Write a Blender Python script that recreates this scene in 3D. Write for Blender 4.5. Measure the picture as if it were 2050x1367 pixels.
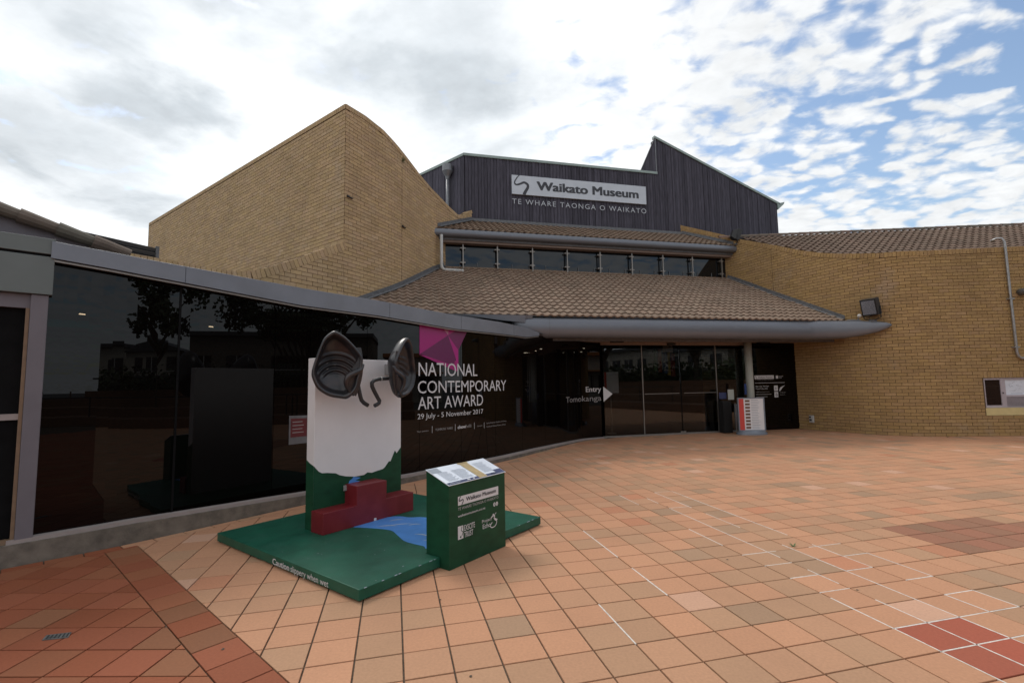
import bpy, math, random
from mathutils import Vector, Matrix
R = random.Random(7)
sc = bpy.context.scene
for o in list(bpy.data.objects): bpy.data.objects.remove(o)
# ------------------------------------------------------------------ camera
CAM_Z = 1.6706; PITCH = 0.08723; ROLL = -0.01759; FPX = 967.0
cam_d = bpy.data.cameras.new('camera'); cam = bpy.data.objects.new('camera', cam_d); sc.collection.objects.link(cam)
fw = Vector((0, math.cos(PITCH), math.sin(PITCH))); rt0 = Vector((1, 0, 0)); up0 = rt0.cross(fw)
rt = math.cos(ROLL)*rt0 + math.sin(ROLL)*up0; up = -math.sin(ROLL)*rt0 + math.cos(ROLL)*up0
M = Matrix((rt, up, -fw)).transposed().to_4x4(); M.translation = Vector((0, 0, CAM_Z)); cam.matrix_world = M
cam_d.sensor_width = 36; cam_d.lens = 36*FPX/2050; cam_d.clip_start = 0.05; cam_d.clip_end = 2000
sc.camera = cam
# ------------------------------------------------------------------ sky, sun, exposure
SUN_EL = math.radians(52); SUN_AZ = math.radians(-38)      # azimuth clockwise from +Y
w = bpy.data.worlds.new('World'); sc.world = w; w.use_nodes = True
nt = w.node_tree; nt.nodes.clear()
def nn_(t, **k):
    n = nt.nodes.new(t)
    for a, b in k.items(): setattr(n, a, b)
    return n
def lk(a, b): nt.links.new(a, b)
def mth(op, a, b=None, c=None, clamp=False):
    n = nn_('ShaderNodeMath', operation=op); n.use_clamp = clamp
    for i, v in enumerate((a, b, c)):
        if v is None: continue
        if isinstance(v, (int, float)): n.inputs[i].default_value = v
        else: lk(v, n.inputs[i])
    return n.outputs[0]
def sstep(x, a, b):
    n = nn_('ShaderNodeMapRange'); n.interpolation_type = 'SMOOTHSTEP'
    lk(x, n.inputs[0]); n.inputs[1].default_value = a; n.inputs[2].default_value = b
    return n.outputs[0]
tc = nn_('ShaderNodeTexCoord'); sep = nn_('ShaderNodeSeparateXYZ'); lk(tc.outputs['Generated'], sep.inputs[0])
zz = mth('ADD', mth('MAXIMUM', sep.outputs[2], 0.0), 0.16)
cx = mth('DIVIDE', sep.outputs[0], zz); cy = mth('DIVIDE', sep.outputs[1], zz)
comb = nn_('ShaderNodeCombineXYZ'); lk(cx, comb.inputs[0]); lk(cy, comb.inputs[1])
def noise_(scale, detail, rough, dist=0.0, off=(0, 0, 0), sc3=(1, 1, 1), rot=0):
    mp = nn_('ShaderNodeMapping'); lk(comb.outputs[0], mp.inputs[0])
    mp.inputs['Location'].default_value = off; mp.inputs['Scale'].default_value = sc3; mp.inputs['Rotation'].default_value = (0, 0, rot)
    n = nn_('ShaderNodeTexNoise'); lk(mp.outputs[0], n.inputs['Vector'])
    n.inputs['Scale'].default_value = scale; n.inputs['Detail'].default_value = detail
    n.inputs['Roughness'].default_value = rough; n.inputs['Distortion'].default_value = dist
    return n.outputs[0]
n_big = noise_(1.3, 3, 0.5, 0.3, (3.1, 1.7, 0))
n_puff = noise_(9.5, 8, 0.58, 0.45, (0.4, 0.9, 0), (1, 1.25, 1), 0.5)
n_fine = noise_(15, 5, 0.6, 0.2, (7, 2, 0), (1, 1.2, 1), 0.5)
mpv = nn_('ShaderNodeMapping'); lk(comb.outputs[0], mpv.inputs[0]); mpv.inputs['Scale'].default_value = (1, 1.2, 1); mpv.inputs['Rotation'].default_value = (0, 0, 0.5)
vn = nn_('ShaderNodeTexVoronoi'); vn.feature = 'SMOOTH_F1'; vn.inputs['Scale'].default_value = 12.5; vn.inputs['Smoothness'].default_value = 0.6
addv = nn_('ShaderNodeVectorMath', operation='ADD'); nz = nn_('ShaderNodeTexNoise'); nz.inputs['Scale'].default_value = 9; nz.inputs['Detail'].default_value = 4
scv = nn_('ShaderNodeVectorMath', operation='SCALE'); scv.inputs['Scale'].default_value = 0.16
lk(mpv.outputs[0], nz.inputs['Vector']); lk(nz.outputs['Color'], scv.inputs[0]); lk(mpv.outputs[0], addv.inputs[0]); lk(scv.outputs[0], addv.inputs[1])
lk(addv.outputs[0], vn.inputs['Vector'])
puff = mth('SUBTRACT', 0.62, vn.outputs['Distance'])                       # high in the middle of each puff
cov = mth('ADD', mth('MULTIPLY', puff, 0.95), mth('ADD', mth('MULTIPLY', n_big, 0.55), mth('MULTIPLY', n_puff, 0.75)))
side = sstep(cx, -0.15, 0.9)                                              # clouds break up towards the right
cov = mth('ADD', cov, 0.42); cov = mth('SUBTRACT', cov, mth('MULTIPLY', side, 0.42))
low = sstep(sep.outputs[2], 0.12, 0.42)
cov = mth('ADD', cov, mth('MULTIPLY', mth('SUBTRACT', 1.0, low), 0.20))
mask = sstep(cov, 0.54, 0.96)
sky = nn_('ShaderNodeTexSky'); sky.sky_type = 'NISHITA'; sky.sun_disc = False; sky.sun_elevation = SUN_EL; sky.sun_rotation = SUN_AZ
sky.air_density = 1.2; sky.dust_density = 1.0
b1 = nn_('ShaderNodeBackground'); lk(sky.outputs[0], b1.inputs[0]); b1.inputs[1].default_value = 0.15
BLOBS = [(-0.98, 1.21, 0.30, 0.34), (-0.85, 1.22, 0.22, 0.30), (-1.28, 1.28, 0.42, 0.26), (-1.3, 1.6, 0.35, 0.22), (-0.85, 0.86, 0.35, 0.22), (-0.14, 1.12, 0.34, 0.25), (-0.27, 1.10, 0.28, 0.2), (-0.52, 0.82, 0.36, 0.24), (-0.02, 1.45, 0.3, 0.12)]
# cloud brightness: thick grey bellies in the left half, glare round the veiled sun
dotn = nn_('ShaderNodeVectorMath', operation='DOT_PRODUCT'); lk(tc.outputs['Generated'], dotn.inputs[0])
dotn.inputs[1].default_value = Vector((-0.33, 0.80, 0.50)).normalized()
glow = sstep(dotn.outputs['Value'], 0.72, 1.0)
belly = sstep(noise_(2.3, 5, 0.55, 0.4, (1.6, 4.2, 0)), 0.46, 0.66)
leftn = mth('SUBTRACT', 1.0, mth('MULTIPLY', side, 0.75))
dark = mth('MULTIPLY', mth('MULTIPLY', belly, leftn), 0.36)
warp = nn_('ShaderNodeVectorMath', operation='SCALE'); warp.inputs['Scale'].default_value = 0.42
wn = nn_('ShaderNodeTexNoise'); wn.inputs['Scale'].default_value = 3.2; wn.inputs['Detail'].default_value = 6; wn.inputs['Roughness'].default_value = 0.6; lk(comb.outputs[0], wn.inputs['Vector']); lk(wn.outputs['Color'], warp.inputs[0])
wv = nn_('ShaderNodeVectorMath', operation='ADD'); lk(comb.outputs[0], wv.inputs[0]); lk(warp.outputs[0], wv.inputs[1])
blot = None      # individual thick grey clouds
for bx, by, br_, st_ in BLOBS:
    dn = nn_('ShaderNodeVectorMath', operation='DISTANCE'); lk(wv.outputs[0], dn.inputs[0]); dn.inputs[1].default_value = (bx+0.21, by+0.21, 0.21)
    g_ = mth('MULTIPLY', mth('SUBTRACT', 1.0, sstep(dn.outputs['Value'], br_*0.15, br_*1.05)), st_*1.35)
    blot = g_ if blot is None else mth('MAXIMUM', blot, g_)
dark = mth('ADD', mth('MULTIPLY', dark, 0.5), blot)
br = mth('SUBTRACT', mth('ADD', 0.90, mth('MULTIPLY', glow, 0.30)), dark)
br = mth('ADD', br, mth('MULTIPLY', mth('SUBTRACT', n_fine, 0.5), 0.16))
br = mth('ADD', br, mth('MULTIPLY', mth('SUBTRACT', n_puff, 0.5), mth('ADD', 0.12, mth('MULTIPLY', side, 0.25))))
b2 = nn_('ShaderNodeBackground'); cm = nn_('ShaderNodeMix'); cm.data_type = 'RGBA'; lk(mth('MULTIPLY', dark, 2.2, clamp=True), cm.inputs[0]); cm.inputs[6].default_value = (0.965, 0.985, 1.0, 1); cm.inputs[7].default_value = (0.87, 0.94, 1.0, 1); lk(cm.outputs[2], b2.inputs[0]); lk(br, b2.inputs[1])
mx = nn_('ShaderNodeMixShader'); lk(mask, mx.inputs[0]); lk(b1.outputs[0], mx.inputs[1]); lk(b2.outputs[0], mx.inputs[2])
ow = nn_('ShaderNodeOutputWorld'); lk(mx.outputs[0], ow.inputs[0])
sl = bpy.data.lights.new('sun', 'SUN'); sl.energy = 1.5; sl.angle = math.radians(18); sl.color = (1, 0.95, 0.88)
so = bpy.data.objects.new('sun', sl); sc.collection.objects.link(so)
sd = Vector((math.sin(SUN_AZ)*math.cos(SUN_EL), math.cos(SUN_AZ)*math.cos(SUN_EL), math.sin(SUN_EL)))
so.rotation_euler = sd.to_track_quat('Z', 'Y').to_euler(); so.location = sd*60
sc.view_settings.view_transform = 'Standard'; sc.view_settings.look = 'None'; sc.view_settings.exposure = 0.10
sc.view_settings.gamma = 1; sc.view_settings.use_curve_mapping = False
sc.render.engine = 'CYCLES'; sc.cycles.max_bounces = 8; sc.cycles.transparent_max_bounces = 12

# ------------------------------------------------------------------ materials
def rgb(c): return (c[0], c[1], c[2], 1)
def mat(name, col=None, rough=0.6, metal=0.0, spec=0.5, nscale=8, namt=0.25, bump=0.0, bscale=60, piece=False, stretch=(1, 1, 1), dirt=0.0, dirtcol=(0.05, 0.045, 0.04), dscale=1.2, coat=0.0):
    m = bpy.data.materials.new(name); m.use_nodes = True; t = m.node_tree; N = t.nodes; L = t.links
    p = N['Principled BSDF']; p.inputs['Roughness'].default_value = rough; p.inputs['Metallic'].default_value = metal
    p.inputs['Specular IOR Level'].default_value = spec
    if coat: p.inputs['Coat Weight'].default_value = coat
    g = N.new('ShaderNodeNewGeometry'); mp = N.new('ShaderNodeMapping'); L.new(g.outputs['Position'], mp.inputs[0]); mp.inputs['Scale'].default_value = stretch
    n = N.new('ShaderNodeTexNoise'); L.new(mp.outputs[0], n.inputs['Vector']); n.inputs['Scale'].default_value = nscale; n.inputs['Detail'].default_value = 6
    mr = N.new('ShaderNodeMapRange'); L.new(n.outputs[0], mr.inputs[0]); mr.inputs[1].default_value = 0.25; mr.inputs[2].default_value = 0.75
    mr.inputs[3].default_value = 1-namt; mr.inputs[4].default_value = 1+namt
    mul = N.new('ShaderNodeVectorMath'); mul.operation = 'SCALE'; L.new(mr.outputs[0], mul.inputs['Scale'])
    if piece:
        a = N.new('ShaderNodeAttribute'); a.attribute_name = 'tint'; L.new(a.outputs['Color'], mul.inputs[0])
    else: mul.inputs[0].default_value = col
    out = mul.outputs[0]
    if dirt:
        d = N.new('ShaderNodeTexNoise'); L.new(g.outputs['Position'], d.inputs['Vector']); d.inputs['Scale'].default_value = dscale; d.inputs['Detail'].default_value = 8; d.inputs['Roughness'].default_value = 0.65
        dr = N.new('ShaderNodeMapRange'); L.new(d.outputs[0], dr.inputs[0]); dr.inputs[1].default_value = 0.48; dr.inputs[2].default_value = 0.75; dr.inputs[3].default_value = 0; dr.inputs[4].default_value = dirt
        mi = N.new('ShaderNodeMix'); mi.data_type = 'RGBA'; L.new(dr.outputs[0], mi.inputs[0]); L.new(out, mi.inputs[6]); mi.inputs[7].default_value = rgb(dirtcol)
        out = mi.outputs[2]
    if name == 'brick_face':
        e = N.new('ShaderNodeTexNoise'); L.new(g.outputs['Position'], e.inputs['Vector']); e.inputs['Scale'].default_value = 0.85; e.inputs['Detail'].default_value = 9; e.inputs['Roughness'].default_value = 0.7
        er = N.new('ShaderNodeMapRange'); L.new(e.outputs[0], er.inputs[0]); er.inputs[1].default_value = 0.57; er.inputs[2].default_value = 0.78; er.inputs[3].default_value = 0; er.inputs[4].default_value = 0.4
        ei = N.new('ShaderNodeMix'); ei.data_type = 'RGBA'; L.new(er.outputs[0], ei.inputs[0]); L.new(out, ei.inputs[6]); ei.inputs[7].default_value = (0.40, 0.34, 0.30, 1); out = ei.outputs[2]
    L.new(out, p.inputs['Base Color'])
    if bump:
        bn = N.new('ShaderNodeTexNoise'); L.new(g.outputs['Position'], bn.inputs['Vector']); bn.inputs['Scale'].default_value = bscale; bn.inputs['Detail'].default_value = 5
        bp = N.new('ShaderNodeBump'); bp.inputs['Strength'].default_value = bump; bp.inputs['Distance'].default_value = 0.01; L.new(bn.outputs[0], bp.inputs['Height']); L.new(bp.outputs[0], p.inputs['Normal'])
    return m
def glass(name, tint, alpha, ior=1.5, rough=0.0):
    """dark glazing: mirror reflection by angle over a tinted see-through or opaque body"""
    m = bpy.data.materials.new(name); m.use_nodes = True; t = m.node_tree; N = t.nodes; L = t.links; N.clear()
    o = N.new('ShaderNodeOutputMaterial'); f = N.new('ShaderNodeFresnel'); f.inputs[0].default_value = ior
    gl = N.new('ShaderNodeBsdfGlossy'); gl.inputs['Roughness'].default_value = rough; gl.inputs[0].default_value = (0.9, 0.95, 1, 1)
    df = N.new('ShaderNodeBsdfDiffuse'); df.inputs[0].default_value = rgb(tint)
    tr = N.new('ShaderNodeBsdfTransparent'); tr.inputs[0].default_value = (alpha, alpha, alpha*0.97, 1)
    ms = N.new('ShaderNodeMixShader'); ms.inputs[0].default_value = 0.0 if alpha > 0 else 1.0; L.new(tr.outputs[0], ms.inputs[1]); L.new(df.outputs[0], ms.inputs[2])
    m2 = N.new('ShaderNodeMixShader'); L.new(f.outputs[0], m2.inputs[0]); L.new(ms.outputs[0], m2.inputs[1]); L.new(gl.outputs[0], m2.inputs[2]); L.new(m2.outputs[0], o.inputs[0])
    return m
def emit(name, col, s):
    m = bpy.data.materials.new(name); m.use_nodes = True; p = m.node_tree.nodes['Principled BSDF']
    p.inputs['Emission Color'].default_value = rgb(col); p.inputs['Emission Strength'].default_value = s; p.inputs['Base Color'].default_value = rgb(col); return m
MT = dict(
 brick=mat('brick_face', rough=0.85, spec=0.25, piece=True, nscale=28, namt=0.12, bump=0.35, bscale=140, dirt=0.22, dirtcol=(0.12, 0.085, 0.055), dscale=0.9),
 mortar=mat('mortar', (0.115, 0.075, 0.045), 0.95, spec=0.1, nscale=30, namt=0.3, bump=0.4),
 tile=mat('clay_tile', rough=0.75, spec=0.14, piece=True, nscale=55, namt=0.09, bump=0.25, bscale=260, dirt=0.16, dirtcol=(0.17, 0.11, 0.075), dscale=0.8),
 grout=mat('grout', (0.11, 0.085, 0.065), 0.95, spec=0.1, nscale=40, namt=0.35, bump=0.5),
 wgrout=mat('white_grout', (0.62, 0.57, 0.52), 0.9, nscale=30, namt=0.25),
 roof=mat('concrete_roof_tile', rough=0.9, spec=0.2, piece=True, nscale=9, namt=0.12, bump=0.3, bscale=90, dirt=0.38, dirtcol=(0.055, 0.045, 0.036), dscale=1.3),
 board=mat('weathered_board', rough=0.8, spec=0.2, piece=True, nscale=5, namt=0.35, stretch=(6, 6, 0.5), bump=0.3),
 core=mat('dark_core', (0.02, 0.02, 0.022), 0.9),
 steel=mat('grey_painted_steel', (0.20, 0.21, 0.225), 0.42, metal=0.35, nscale=3, namt=0.16, stretch=(1, 1, 3), dirt=0.3, dirtcol=(0.11, 0.10, 0.095), dscale=2.5),
 fascia=mat('satin_aluminium_fascia', (0.19, 0.205, 0.235), 0.45, metal=0.3, nscale=2.5, namt=0.10, dirt=0.22, dirtcol=(0.15, 0.15, 0.15), dscale=3),
 gutter=mat('grey_gutter', (0.16, 0.17, 0.195), 0.34, metal=0.3, nscale=3, namt=0.08, dirt=0.15, dirtcol=(0.10, 0.09, 0.085), dscale=3),
 soffit=mat('soffit_board', (0.22, 0.16, 0.13), 0.7, nscale=4, namt=0.1),
 flash=mat('lead_flashing', (0.12, 0.12, 0.125), 0.6, metal=0.2, nscale=12, namt=0.3),
 cap=mat('pale_green_metal_cap', (0.27, 0.33, 0.305), 0.45, metal=0.2, nscale=3, namt=0.12),
 concrete=mat('stained_concrete', (0.17, 0.145, 0.12), 0.9, spec=0.2, nscale=9, namt=0.3, bump=0.6, bscale=60, dirt=0.75, dirtcol=(0.07, 0.065, 0.055), dscale=3),
 head=mat('green_grey_panel', (0.13, 0.15, 0.145), 0.5, nscale=3, namt=0.08),
 sheetgrey=mat('sheet_behind_glass', (0.13, 0.125, 0.13), 0.5), sheetred=mat('red_behind_glass', (0.11, 0.012, 0.016), 0.5),
 sill=mat('pale_sill', (0.33, 0.28, 0.265), 0.55, nscale=5, namt=0.1, dirt=0.3, dirtcol=(0.2, 0.17, 0.15)),
 post=mat('mauve_grey_paint', (0.15, 0.135, 0.152), 0.6, nscale=5, namt=0.07),
 ochre=mat('ochre_timber', (0.22, 0.14, 0.085), 0.6, nscale=12, namt=0.15),
 blackglass=glass('black_gallery_glass', (0.0022, 0.0016, 0.0015), 0.0, 1.36),
 doorglass=glass('tinted_door_glass', (0.0, 0.0, 0.0), 0.62),
 clerglass=glass('clerestory_glass', (0.006, 0.007, 0.009), 0.0),
 winglass=glass('window_glass', (0.02, 0.012, 0.01), 0.0),
 joint=mat('black_joint', (0.006, 0.006, 0.0065), 0.8, spec=0.1),
 metaltrim=mat('brushed_trim', (0.27, 0.25, 0.23), 0.45, metal=0.6, namt=0.1),
 white=mat('white_vinyl', (0.62, 0.62, 0.64), 0.5, namt=0.03),
 greyvinyl=mat('grey_vinyl', (0.30, 0.29, 0.29), 0.5, namt=0.03),
 signboard=mat('silver_signboard', (0.52, 0.55, 0.60), 0.45, nscale=3, namt=0.05, metal=0.1),
 signdark=mat('charcoal_letter', (0.035, 0.036, 0.045), 0.5, namt=0.05),
 signlet=mat('steel_letter', (0.42, 0.43, 0.46), 0.4, metal=0.2, namt=0.05),
 boardwhite=mat('white_board_paint', (0.72, 0.68, 0.68), 0.55, nscale=3, namt=0.035, dirt=0.08, dirtcol=(0.45, 0.42, 0.4), dscale=5),
 green=mat('green_paint', (0.008, 0.055, 0.026), 0.5, spec=0.25, nscale=6, namt=0.25, stretch=(1, 1, 2)),
 greenfloor=mat('scuffed_green_paint', (0.010, 0.085, 0.052), 0.45, spec=0.3, nscale=5, namt=0.25, dirt=0.45, dirtcol=(0.04, 0.12, 0.09), dscale=4.5, bump=0.15, bscale=150),
 red=mat('red_paint', (0.17, 0.012, 0.018), 0.40, nscale=6, namt=0.15, dirt=0.2, dirtcol=(0.2, 0.05, 0.05), dscale=6),
 blue=mat('river_blue_paint', (0.07, 0.24, 0.60), 0.4, nscale=5, namt=0.12),
 paleline=mat('pale_stroke', (0.62, 0.62, 0.5), 0.5, namt=0.1),
 ear=mat('moulded_black_ear', (0.022, 0.022, 0.026), 0.34, spec=0.5, nscale=7, namt=0.35, dirt=0.6, dirtcol=(0.085, 0.05, 0.038), dscale=5, coat=0.1),
 tube=mat('black_rubber_tube', (0.03, 0.03, 0.033), 0.45, namt=0.1),
 black=mat('black_plastic', (0.012, 0.012, 0.013), 0.45, namt=0.1),
 navy=mat('navy_print', (0.035, 0.045, 0.12), 0.5, namt=0.1),
 paper=mat('printed_panel_white', (0.70, 0.74, 0.82), 0.18, spec=0.6, nscale=6, namt=0.06),
 printgrey=mat('grey_print', (0.28, 0.31, 0.36), 0.4, namt=0.1),
 tan=mat('parchment_print', (0.42, 0.31, 0.15), 0.35, nscale=20, namt=0.2),
 pvc=mat('white_pipe', (0.48, 0.47, 0.45), 0.5, namt=0.08),
 greypipe=mat('galvanised_pipe', (0.34, 0.34, 0.34), 0.35, metal=0.6, nscale=10, namt=0.15),
 cream=mat('cream_sill', (0.62, 0.50, 0.24), 0.7, namt=0.08),
 frame=mat('window_frame', (0.42, 0.37, 0.40), 0.5, namt=0.05),
 standred=mat('red_print', (0.62, 0.06, 0.045), 0.5, namt=0.05),
 stand=mat('grey_stand_base', (0.20, 0.22, 0.26), 0.45, metal=0.2, namt=0.1),
 column=mat('round_column_paint', (0.40, 0.41, 0.37), 0.6, namt=0.05),
 lens=mat('lamp_lens', (0.35, 0.37, 0.42), 0.12, metal=0.5, nscale=40, namt=0.4),
 mag1=mat('magenta_print', (0.32, 0.003, 0.155), 0.35, nscale=60, namt=0.04), mag2=mat('dark_magenta_print', (0.155, 0.004, 0.09), 0.35, namt=0.04),
 mag3=mat('pale_magenta_print', (0.42, 0.16, 0.28), 0.35, namt=0.04), mag4=mat('bright_magenta_print', (0.38, 0.006, 0.19), 0.35, namt=0.04), mag5=mat('plum_print', (0.12, 0.004, 0.075), 0.35, namt=0.04),
 downlight=emit('lit_downlight', (1, 0.85, 0.6), 9), inlight=emit('lit_gallery_lamp', (1, 0.8, 0.5), 0.22),
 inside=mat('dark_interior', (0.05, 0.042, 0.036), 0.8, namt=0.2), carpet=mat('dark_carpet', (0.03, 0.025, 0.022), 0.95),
 weed=mat('weed_leaf', (0.07, 0.11, 0.03), 0.7, namt=0.3), leaf=mat('tree_leaf', (0.035, 0.055, 0.018), 0.6, nscale=2, namt=0.5), bark=mat('tree_bark', (0.07, 0.055, 0.04), 0.9, nscale=10, namt=0.4),
 asphalt=mat('asphalt', (0.055, 0.055, 0.055), 0.9, nscale=4, namt=0.2), plaster=mat('cream_plaster', (0.42, 0.38, 0.32), 0.8, nscale=2, namt=0.1),
 dkroof=mat('dark_iron_roof', (0.07, 0.07, 0.075), 0.5), redroof=mat('orange_awning', (0.45, 0.17, 0.05), 0.6),
 terr=mat('brown_brick_terrace', (0.16, 0.085, 0.05), 0.85, nscale=12, namt=0.3), drain=mat('drain_metal', (0.16, 0.165, 0.165), 0.5, metal=0.6, nscale=30, namt=0.5),
 bbanner=mat('blue_banner', (0.02, 0.045, 0.16), 0.8), ybanner=mat('yellow_banner', (0.40, 0.30, 0.02), 0.8), rbanner=mat('red_banner', (0.20, 0.012, 0.01), 0.8), gbanner=mat('green_banner', (0.02, 0.10, 0.03), 0.8),
)
# ------------------------------------------------------------------ mesh helpers
col = sc.collection
def V(p): return Vector(p)
class MB:
    def __init__(s): s.v = []; s.f = []; s.c = []; s.smooth = False
    def face(s, pts, c=None):
        b = len(s.v); s.v += [tuple(p) for p in pts]; s.f.append(tuple(range(b, b+len(pts)))); s.c.append(c)
    def raw(s, vs, fs, c=None):
        b = len(s.v); s.v += [tuple(p) for p in vs]
        for f in fs: s.f.append(tuple(b+i for i in f)); s.c.append(c)
    def hexa(s, p, c=None):     # 8 corners: bottom 4 ccw, top 4 ccw
        s.raw(p, [(0, 3, 2, 1), (4, 5, 6, 7), (0, 1, 5, 4), (1, 2, 6, 5), (2, 3, 7, 6), (3, 0, 4, 7)], c)
    def box(s, o, ex, ey, ez, c=None):
        o, ex, ey, ez = V(o), V(ex), V(ey), V(ez)
        s.hexa([o, o+ex, o+ex+ey, o+ey, o+ez, o+ex+ez, o+ex+ey+ez, o+ey+ez], c)
    def prism(s, poly, h, c=None, bottom=True):   # poly list of 3D points, extruded by vector h
        n = len(poly); poly = [V(p) for p in poly]; h = V(h)
        vs = poly+[p+h for p in poly]; fs = [tuple(range(n, 2*n))]+[(i, (i+1) % n, n+(i+1) % n, n+i) for i in range(n)]
        if bottom: fs.append(tuple(reversed(range(n))))
        s.raw(vs, fs, c)
    def tube(s, path, r, seg=10, caps=True, c=None):
        path = [V(p) for p in path]; n = len(path); rs = r if isinstance(r, (list, tuple)) else [r]*n
        rings = []; ref = None
        for i, p in enumerate(path):
            d = (path[min(n-1, i+1)]-path[max(0, i-1)]).normalized()
            if ref is None: ref = d.orthogonal().normalized()
            ref = (ref-d*ref.dot(d)).normalized(); b = d.cross(ref)
            rings.append([p+(ref*math.cos(2*math.pi*k/seg)+b*math.sin(2*math.pi*k/seg))*rs[i] for k in range(seg)])
        vs = [q for rg in rings for q in rg]; fs = []
        for i in range(n-1):
            for k in range(seg): fs.append((i*seg+k, i*seg+(k+1) % seg, (i+1)*seg+(k+1) % seg, (i+1)*seg+k))
        if caps: fs.append(tuple(reversed(range(seg)))); fs.append(tuple((n-1)*seg+k for k in range(seg)))
        s.raw(vs, fs, c)
    def rings(s, rings, closed=True, caps=True, c=None):
        m = len(rings[0]); vs = [q for rg in rings for q in rg]; fs = []
        for i in range(len(rings)-1):
            for k in range(m if closed else m-1): fs.append((i*m+k, i*m+(k+1) % m, (i+1)*m+(k+1) % m, (i+1)*m+k))
        if caps: fs.append(tuple(reversed(range(m)))); fs.append(tuple((len(rings)-1)*m+k for k in range(m)))
        s.raw(vs, fs, c)
    def build(s, name, m, parent=None, smooth=False, **props):
        me = bpy.data.meshes.new(name); off = parent.location if parent else Vector((0, 0, 0))
        if parent and parent.parent: off = off+parent.parent.location
        vs = [(p[0]-off[0], p[1]-off[1], p[2]-off[2]) for p in s.v]
        me.from_pydata(vs, [], s.f); me.materials.append(MT[m] if isinstance(m, str) else m)
        if any(c is not None for c in s.c):
            at = me.color_attributes.new('tint', 'FLOAT_COLOR', 'CORNER'); buf = []
            for f, c in zip(s.f, s.c): buf += list((c or (0.3, 0.3, 0.3))+(1.0,))*len(f)
            at.data.foreach_set('color', buf)
        if smooth: me.polygons.foreach_set('use_smooth', [True]*len(me.polygons))
        me.update(); o = bpy.data.objects.new(name, me); col.objects.link(o)
        if parent: o.parent = parent
        for k, v in props.items(): o[k] = v
        return o
def thing(name, label, cat, loc=(0, 0, 0), group=None):
    o = bpy.data.objects.new(name, None); col.objects.link(o); o.location = loc; o.empty_display_size = 0.2
    o['label'] = label; o['category'] = cat
    if group: o['group'] = group
    return o
def fin(me_obj, bev=None):
    if bev:
        b = me_obj.modifiers.new('bevel', 'BEVEL'); b.width = bev; b.segments = 2; b.limit_method = 'ANGLE'
    return me_obj
def to_px(p):
    d = V(p)-Vector((0, 0, CAM_Z)); z = d.dot(fw)
    if z < 0.1: return None
    return 1025+FPX*d.dot(rt)/z, 683.5-FPX*d.dot(up)/z, z
def emit_pieces(parent, name, stuff, pieces, m, limit=300):
    """pieces = [(verts, faces, colour)]; the ones that show largest become parts, the rest one stuff part"""
    sc_ = []
    for i, (vs, fs, c) in enumerate(pieces):
        q = [to_px(p) for p in vs]; a = 0
        if all(q):
            xs = [t[0] for t in q]; ys = [t[1] for t in q]; mxx = sum(xs)/len(xs); my = sum(ys)/len(ys)
            if -20 < mxx < 2070 and -20 < my < 1387: a = (max(xs)-min(xs))*(max(ys)-min(ys))
        sc_.append((a, i))
    sc_.sort(reverse=True); top = set(i for a, i in sc_[:limit] if a > 0); rest = MB()
    for i, (vs, fs, c) in enumerate(pieces):
        if i in top:
            b = MB(); b.raw(vs, fs, c); b.build(name, m, parent)
        else: rest.raw(vs, fs, c)
    if rest.v: rest.build(stuff, m, parent, kind='stuff')
def prism_piece(poly, h, c, inset=0.0):
    n = len(poly); poly = [V(p) for p in poly]; h = V(h); cen = sum(poly, Vector())/n
    if inset:
        hl = h.normalized()*inset; mid = [p+h-hl for p in poly]; topp = [p+h+(cen-p).normalized()*inset for p in poly]
        vs = poly+mid+topp; fs = [tuple(range(2*n, 3*n))]
        for i in range(n):
            j = (i+1) % n; fs += [(i, j, n+j, n+i), (n+i, n+j, 2*n+j, 2*n+i)]
    else:
        vs = poly+[p+h for p in poly]; fs = [tuple(range(n, 2*n))]+[(i, (i+1) % n, n+(i+1) % n, n+i) for i in range(n)]
    return vs, fs, c
def clip(poly, p, n):   # keep side where (q-p).n >= 0, 2D
    out = []; m = len(poly)
    for i in range(m):
        a, b = poly[i], poly[(i+1) % m]; da = (a[0]-p[0])*n[0]+(a[1]-p[1])*n[1]; db = (b[0]-p[0])*n[0]+(b[1]-p[1])*n[1]
        if da >= 0: out.append(a)
        if (da >= 0) != (db >= 0):
            t = da/(da-db); out.append((a[0]+(b[0]-a[0])*t, a[1]+(b[1]-a[1])*t))
    return out
def area(p): return abs(sum(p[i][0]*p[(i+1) % len(p)][1]-p[(i+1) % len(p)][0]*p[i][1] for i in range(len(p))))/2
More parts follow.
